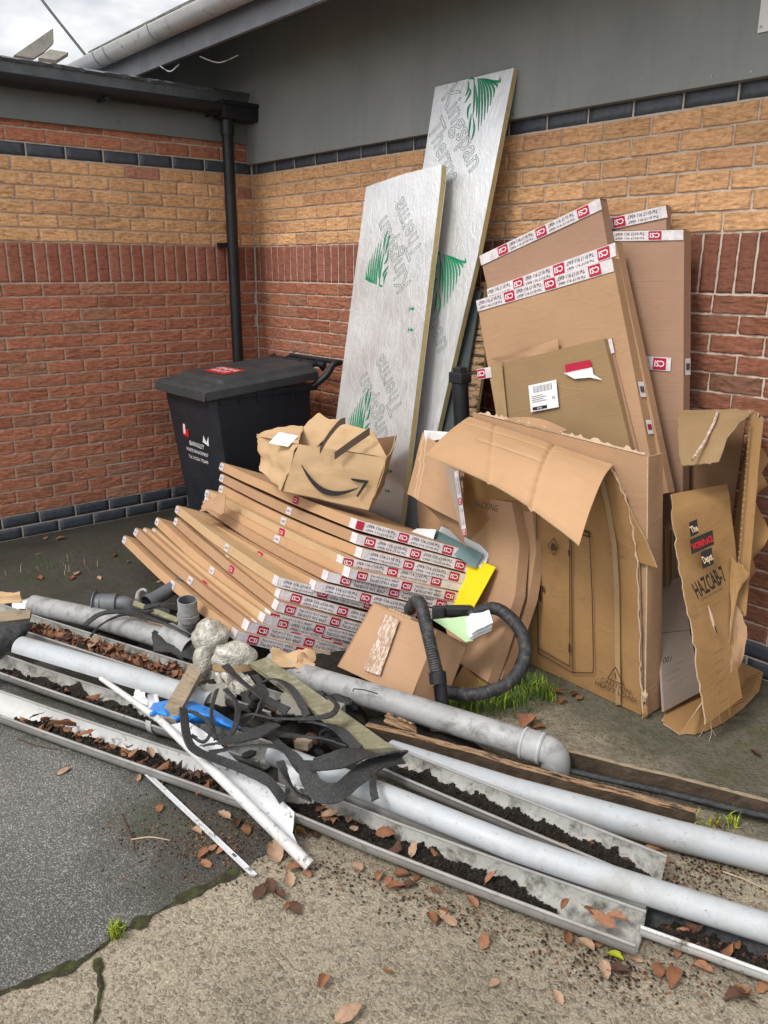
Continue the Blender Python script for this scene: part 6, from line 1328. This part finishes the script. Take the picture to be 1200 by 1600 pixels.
def soil(P, r, u0, u1, lev, label, seed, leaves=0, mats=('soil', 'soil', 'soil', 'leaf_dark'), chunks=500, side=0.0):
    rr = random.Random(seed); m = MB(); n = len(P); a0 = int(u0*60); 
    def at(u, off, z):
        k = u*(n-1); i = min(int(k), n-2); p = lerp(P[i], P[i+1], k-i); T = (P[i+1]-P[i]).normalized(); X = T.cross(ZU).normalized(); return p+X*off+V(0, 0, z)
    def fn(s_, v):
        u = lerp(u0, u1, s_); e = min(1, 6*min(s_, 1-s_)+.15); w = r*.92*(.22+.90*float(fbm(u*16+seed, 0, seed)))*e; off = (v-.5)*2*w+side*r*(.5+.5*float(fbm(u*6, 3, seed)))*.5
        base = -math.sqrt(max(r*r-off*off, 0))+.006; h = lev*e*(1-(2*v-1)**2)*(.5+float(fbm(u*40, v*4, seed)))
        return at(u, off, min(base+h+.002, .0))
    m.grid(fn, 120, 10, 'soil')
    for k in range(chunks):
        s_ = rr.random(); v = min(max(rr.gauss(.5, .26), 0), 1); c = fn(s_, v); L = rr.uniform(.004, .014); d = V(rr.gauss(0, 1), rr.gauss(0, 1), rr.gauss(0, .6)).normalized(); e = d.orthogonal().normalized(); f_ = d.cross(e)
        m.add([c+d*L, c+e*L*.7, c+f_*L*.7+V(0, 0, .004), c-d*L*.8, c-e*L*.6+V(0, 0, L*.4), c-f_*L*.5], [(0, 1, 2), (0, 2, 4), (0, 4, 5), (0, 5, 1), (3, 2, 1), (3, 4, 2), (3, 5, 4), (3, 1, 5)], rr.choice(mats))
    for k in range(leaves):
        s_ = rr.random(); v = min(max(rr.gauss(.5, .25), 0), 1); c = fn(s_, v)+V(0, 0, rr.uniform(.004, .02)); a = V(rr.gauss(0, 1), rr.gauss(0, 1), rr.gauss(0, .45)).normalized(); b_ = a.cross(V(rr.gauss(0, .4), rr.gauss(0, .4), 1)).normalized(); leaf_geo(m, c, a, b_, rr.uniform(.025, .055), rr.choice(['leaf_brown', 'leaf_dark', 'leaf_dark', 'leaf_brown', 'leaf_orange']), rr.uniform(.6, 1.8), k+seed)
    tag(m.build('soil'), label, 'soil', None, 'stuff')
soil(P1a, .057, .22, .98, .024, 'dark soil and rotting leaves in the front left gutter', 3, 40, chunks=900)
soil(P1b, .057, .0, .84, .024, 'black crumbly soil filling the front right gutter', 4, 6, ('soil',), chunks=2600)
soil(P3g, .059, .05, .97, .019, 'ridge of black soil in the middle gutter', 5, 4, ('soil',), chunks=1800, side=-.4)
soil(P4, .060, .12, .80, .045, 'brown leaf litter packed in the left gutter', 6, 260, ('leaf_brown', 'leaf_dark', 'soil', 'leaf_brown'), 700)
soil(P2a, .051, .10, .9, .014, 'thin dirt in the grey gutter with the strap', 7, 4, chunks=260)
soil(P5, .050, .05, .9, .018, 'dark dirt and leaf bits in the bottom right gutter', 8, 10, chunks=260)
for k, (u, off, sz, mt) in enumerate(((.30, 0, .06, LB), (.34, .01, .07, LB), (.40, .0, .07, LB), (.47, .0, .06, LB), (.60, .0, .06, LO), (.63, .01, .06, LO), (.66, -.01, .05, LP_))): put_on(P1a, u, off, -.005, sz, mt, k % 5, '%s leaf curled on the soil in the front left gutter' % nm[mt], '%s leaves in the front left gutter' % nm[mt])
for k, (u, off, sz, mt) in enumerate(((.16, -.01, .05, LB), (.20, .0, .06, LP_), (.25, .0, .05, LP_), (.29, .02, .05, LP_), (.37, -.02, .06, LB), (.47, 0, .05, LP_), (.70, .0, .05, LO), (.86, 0, .035, LB), (.93, .01, .07, LO), (.955, -.01, .065, LO), (.91, .0, .06, LB))): put_on(P1b, u, off, -.012, sz, mt, k % 5, '%s leaf lying in the front right gutter' % nm[mt], '%s leaves in the front right gutter' % nm[mt])
for k, (u, off, sz, mt) in enumerate(((.42, 0, .085, LP_), (.50, .0, .08, LP_), (.22, .0, .06, LP_))): put_on(P4, u, off, .0, sz, mt, k % 5, 'large pale leaf on the litter in the left gutter', 'large pale leaves in the left gutter')

# twigs
for k, (pts, lb) in enumerate((([(190, 1272), (198, 1290), (207, 1310), (210, 1330)], 'dark twig on the tarmac left of the thin white strip'), ([(205, 1312), (235, 1308), (265, 1313)], 'pale thin twig crossing the dark one on the tarmac'), ([(28, 1155), (60, 1166), (95, 1172)], 'twig beside the front left gutter'), ([(1130, 1362), (1165, 1375), (1200, 1392)], 'thin stalk on the ground below the right hand pipe'), ([(1140, 1540), (1165, 1558), (1185, 1568)], 'twig among the leaves at the bottom right'))):
    m = MB(); m.tube(smooth_path([G(x, y, .006) for x, y in pts], 5), .0028, 'leaf_dark' if k in (0, 2, 4) else 'torn_card', 6, rfn=lambda u: 1-.5*u); tag(m.build('twig'), lb, 'twig')

# grass
def tuft(label, spots, n, h, mats=('grass_green',), seed=0, name='grass', wid=.0022):
    rr = random.Random(seed); m = MB()
    for (x, y, sp) in spots:
        c0 = G(x, y, 0)
        for k in range(n):
            a = rr.uniform(0, 6.28); d = V(math.cos(a), math.sin(a), 0); c = c0+V(rr.gauss(0, sp), rr.gauss(0, sp), .003); L = h*rr.uniform(.5, 1.15); s_ = d.cross(ZU)*wid; b_ = rr.uniform(.25, .9)
            q0, q1, q2 = c, c+d*L*.22*b_+V(0, 0, L*.55), c+d*L*.75*b_+V(0, 0, L*(1-.35*b_)); mt = rr.choice(mats)
            m.add([q0-s_, q0+s_, q1+s_*.8, q1-s_*.8, q2], [(0, 1, 2, 3), (3, 2, 4)], mt)
    tag(m.build(name), label, 'grass', None, 'stuff')
tuft('rough green grass growing between the hose loop and the elbowed pipe', [(725, 1108, .03), (750, 1112, .035), (778, 1106, .03), (800, 1100, .035), (822, 1090, .035), (840, 1078, .03), (770, 1095, .03), (815, 1072, .03), (850, 1092, .02), (700, 1100, .02)], 85, .075, ('grass_green', 'grass_green', 'grass_green', 'grass_green', 'grass_green', 'leaf_green'), 2)
tuft('small bright grass tuft in the joint at the tarmac edge', [(183, 1460, .012)], 110, .045, ('leaf_green', 'grass_green'), 3, wid=.0013)
tuft('weed growing against the left wall by the bin', [(215, 800, .03), (235, 792, .03)], 40, .14, ('grass_green', 'leaf_dark'), 4)
tuft('dead grass stalks on the mossy ground left', [(105, 890, .08), (60, 895, .06), (90, 880, .06)], 16, .06, ('torn_card', 'grass_green'), 5, wid=.0014)
tuft('thin grass by the timber end at the right', [(1118, 1298, .02), (1085, 1300, .02), (1140, 1290, .015)], 22, .05, ('grass_green', 'leaf_green'), 6)
tuft('thin grass under the right hand pale pipe', [(1120, 1355, .02), (1150, 1365, .02)], 14, .03, ('leaf_green', 'leaf_pale'), 7, wid=.001)
tuft('bit of green weed below the white trim end', [(465, 1300, .012), (455, 1290, .01)], 22, .035, ('grass_green', 'leaf_green'), 8, wid=.0012)
# loose crumbs of dirt round the heap
m = MB(); rr = random.Random(21)
for k in range(2600):
    z = rr.random()
    if z < .45: x, y = rr.gauss(340, 75), rr.gauss(1310, 32)
    elif z < .7: x, y = rr.uniform(480, 1000), 0; y = 1335+(x-480)*.33+abs(rr.gauss(0, 26))
    elif z < .88: x, y = rr.gauss(1090, 50), rr.gauss(1362, 20)
    else: x, y = rr.gauss(980, 90), rr.gauss(1530, 26)
    if y > 1640: continue
    c = G(x, y, .004); L = rr.uniform(.0015, .006); d = V(rr.gauss(0, 1), rr.gauss(0, 1), 0).normalized(); e = V(-d.y, d.x, 0)
    m.add([c+d*L, c+e*L*.7, c-d*L, c-e*L*.6, c+V(0, 0, L*.8)], [(0, 1, 4), (1, 2, 4), (2, 3, 4), (3, 0, 4)], rr.choice(('soil', 'leaf_dark', 'soil', 'leaf_brown')))
tag(m.build('dirt_crumbs'), 'loose dark crumbs of dirt scattered round the heap', 'dirt', None, 'stuff')
m = MB()
for (x, y, r_, zz) in ((490, 1130, .16, .06), (420, 1150, .12, .06), (560, 1170, .10, .04), (360, 1060, .14, .05), (250, 985, .18, .05), (500, 1040, .16, .04), (620, 1150, .10, .03), (700, 1175, .10, .02), (330, 1100, .10, .05), (150, 1010, .14, .03)):
    m.blob(G(x, y, -.01), r_*1.5, r_, zz+.02, 'soil', x % 13, .4, 3, 3, (V(.93, .36, 0), V(-.36, .93, 0), ZU))
tag(m.build('debris_mound'), 'low dark mound of rotted dirt under the heap of gutters', 'dirt', None, 'stuff')
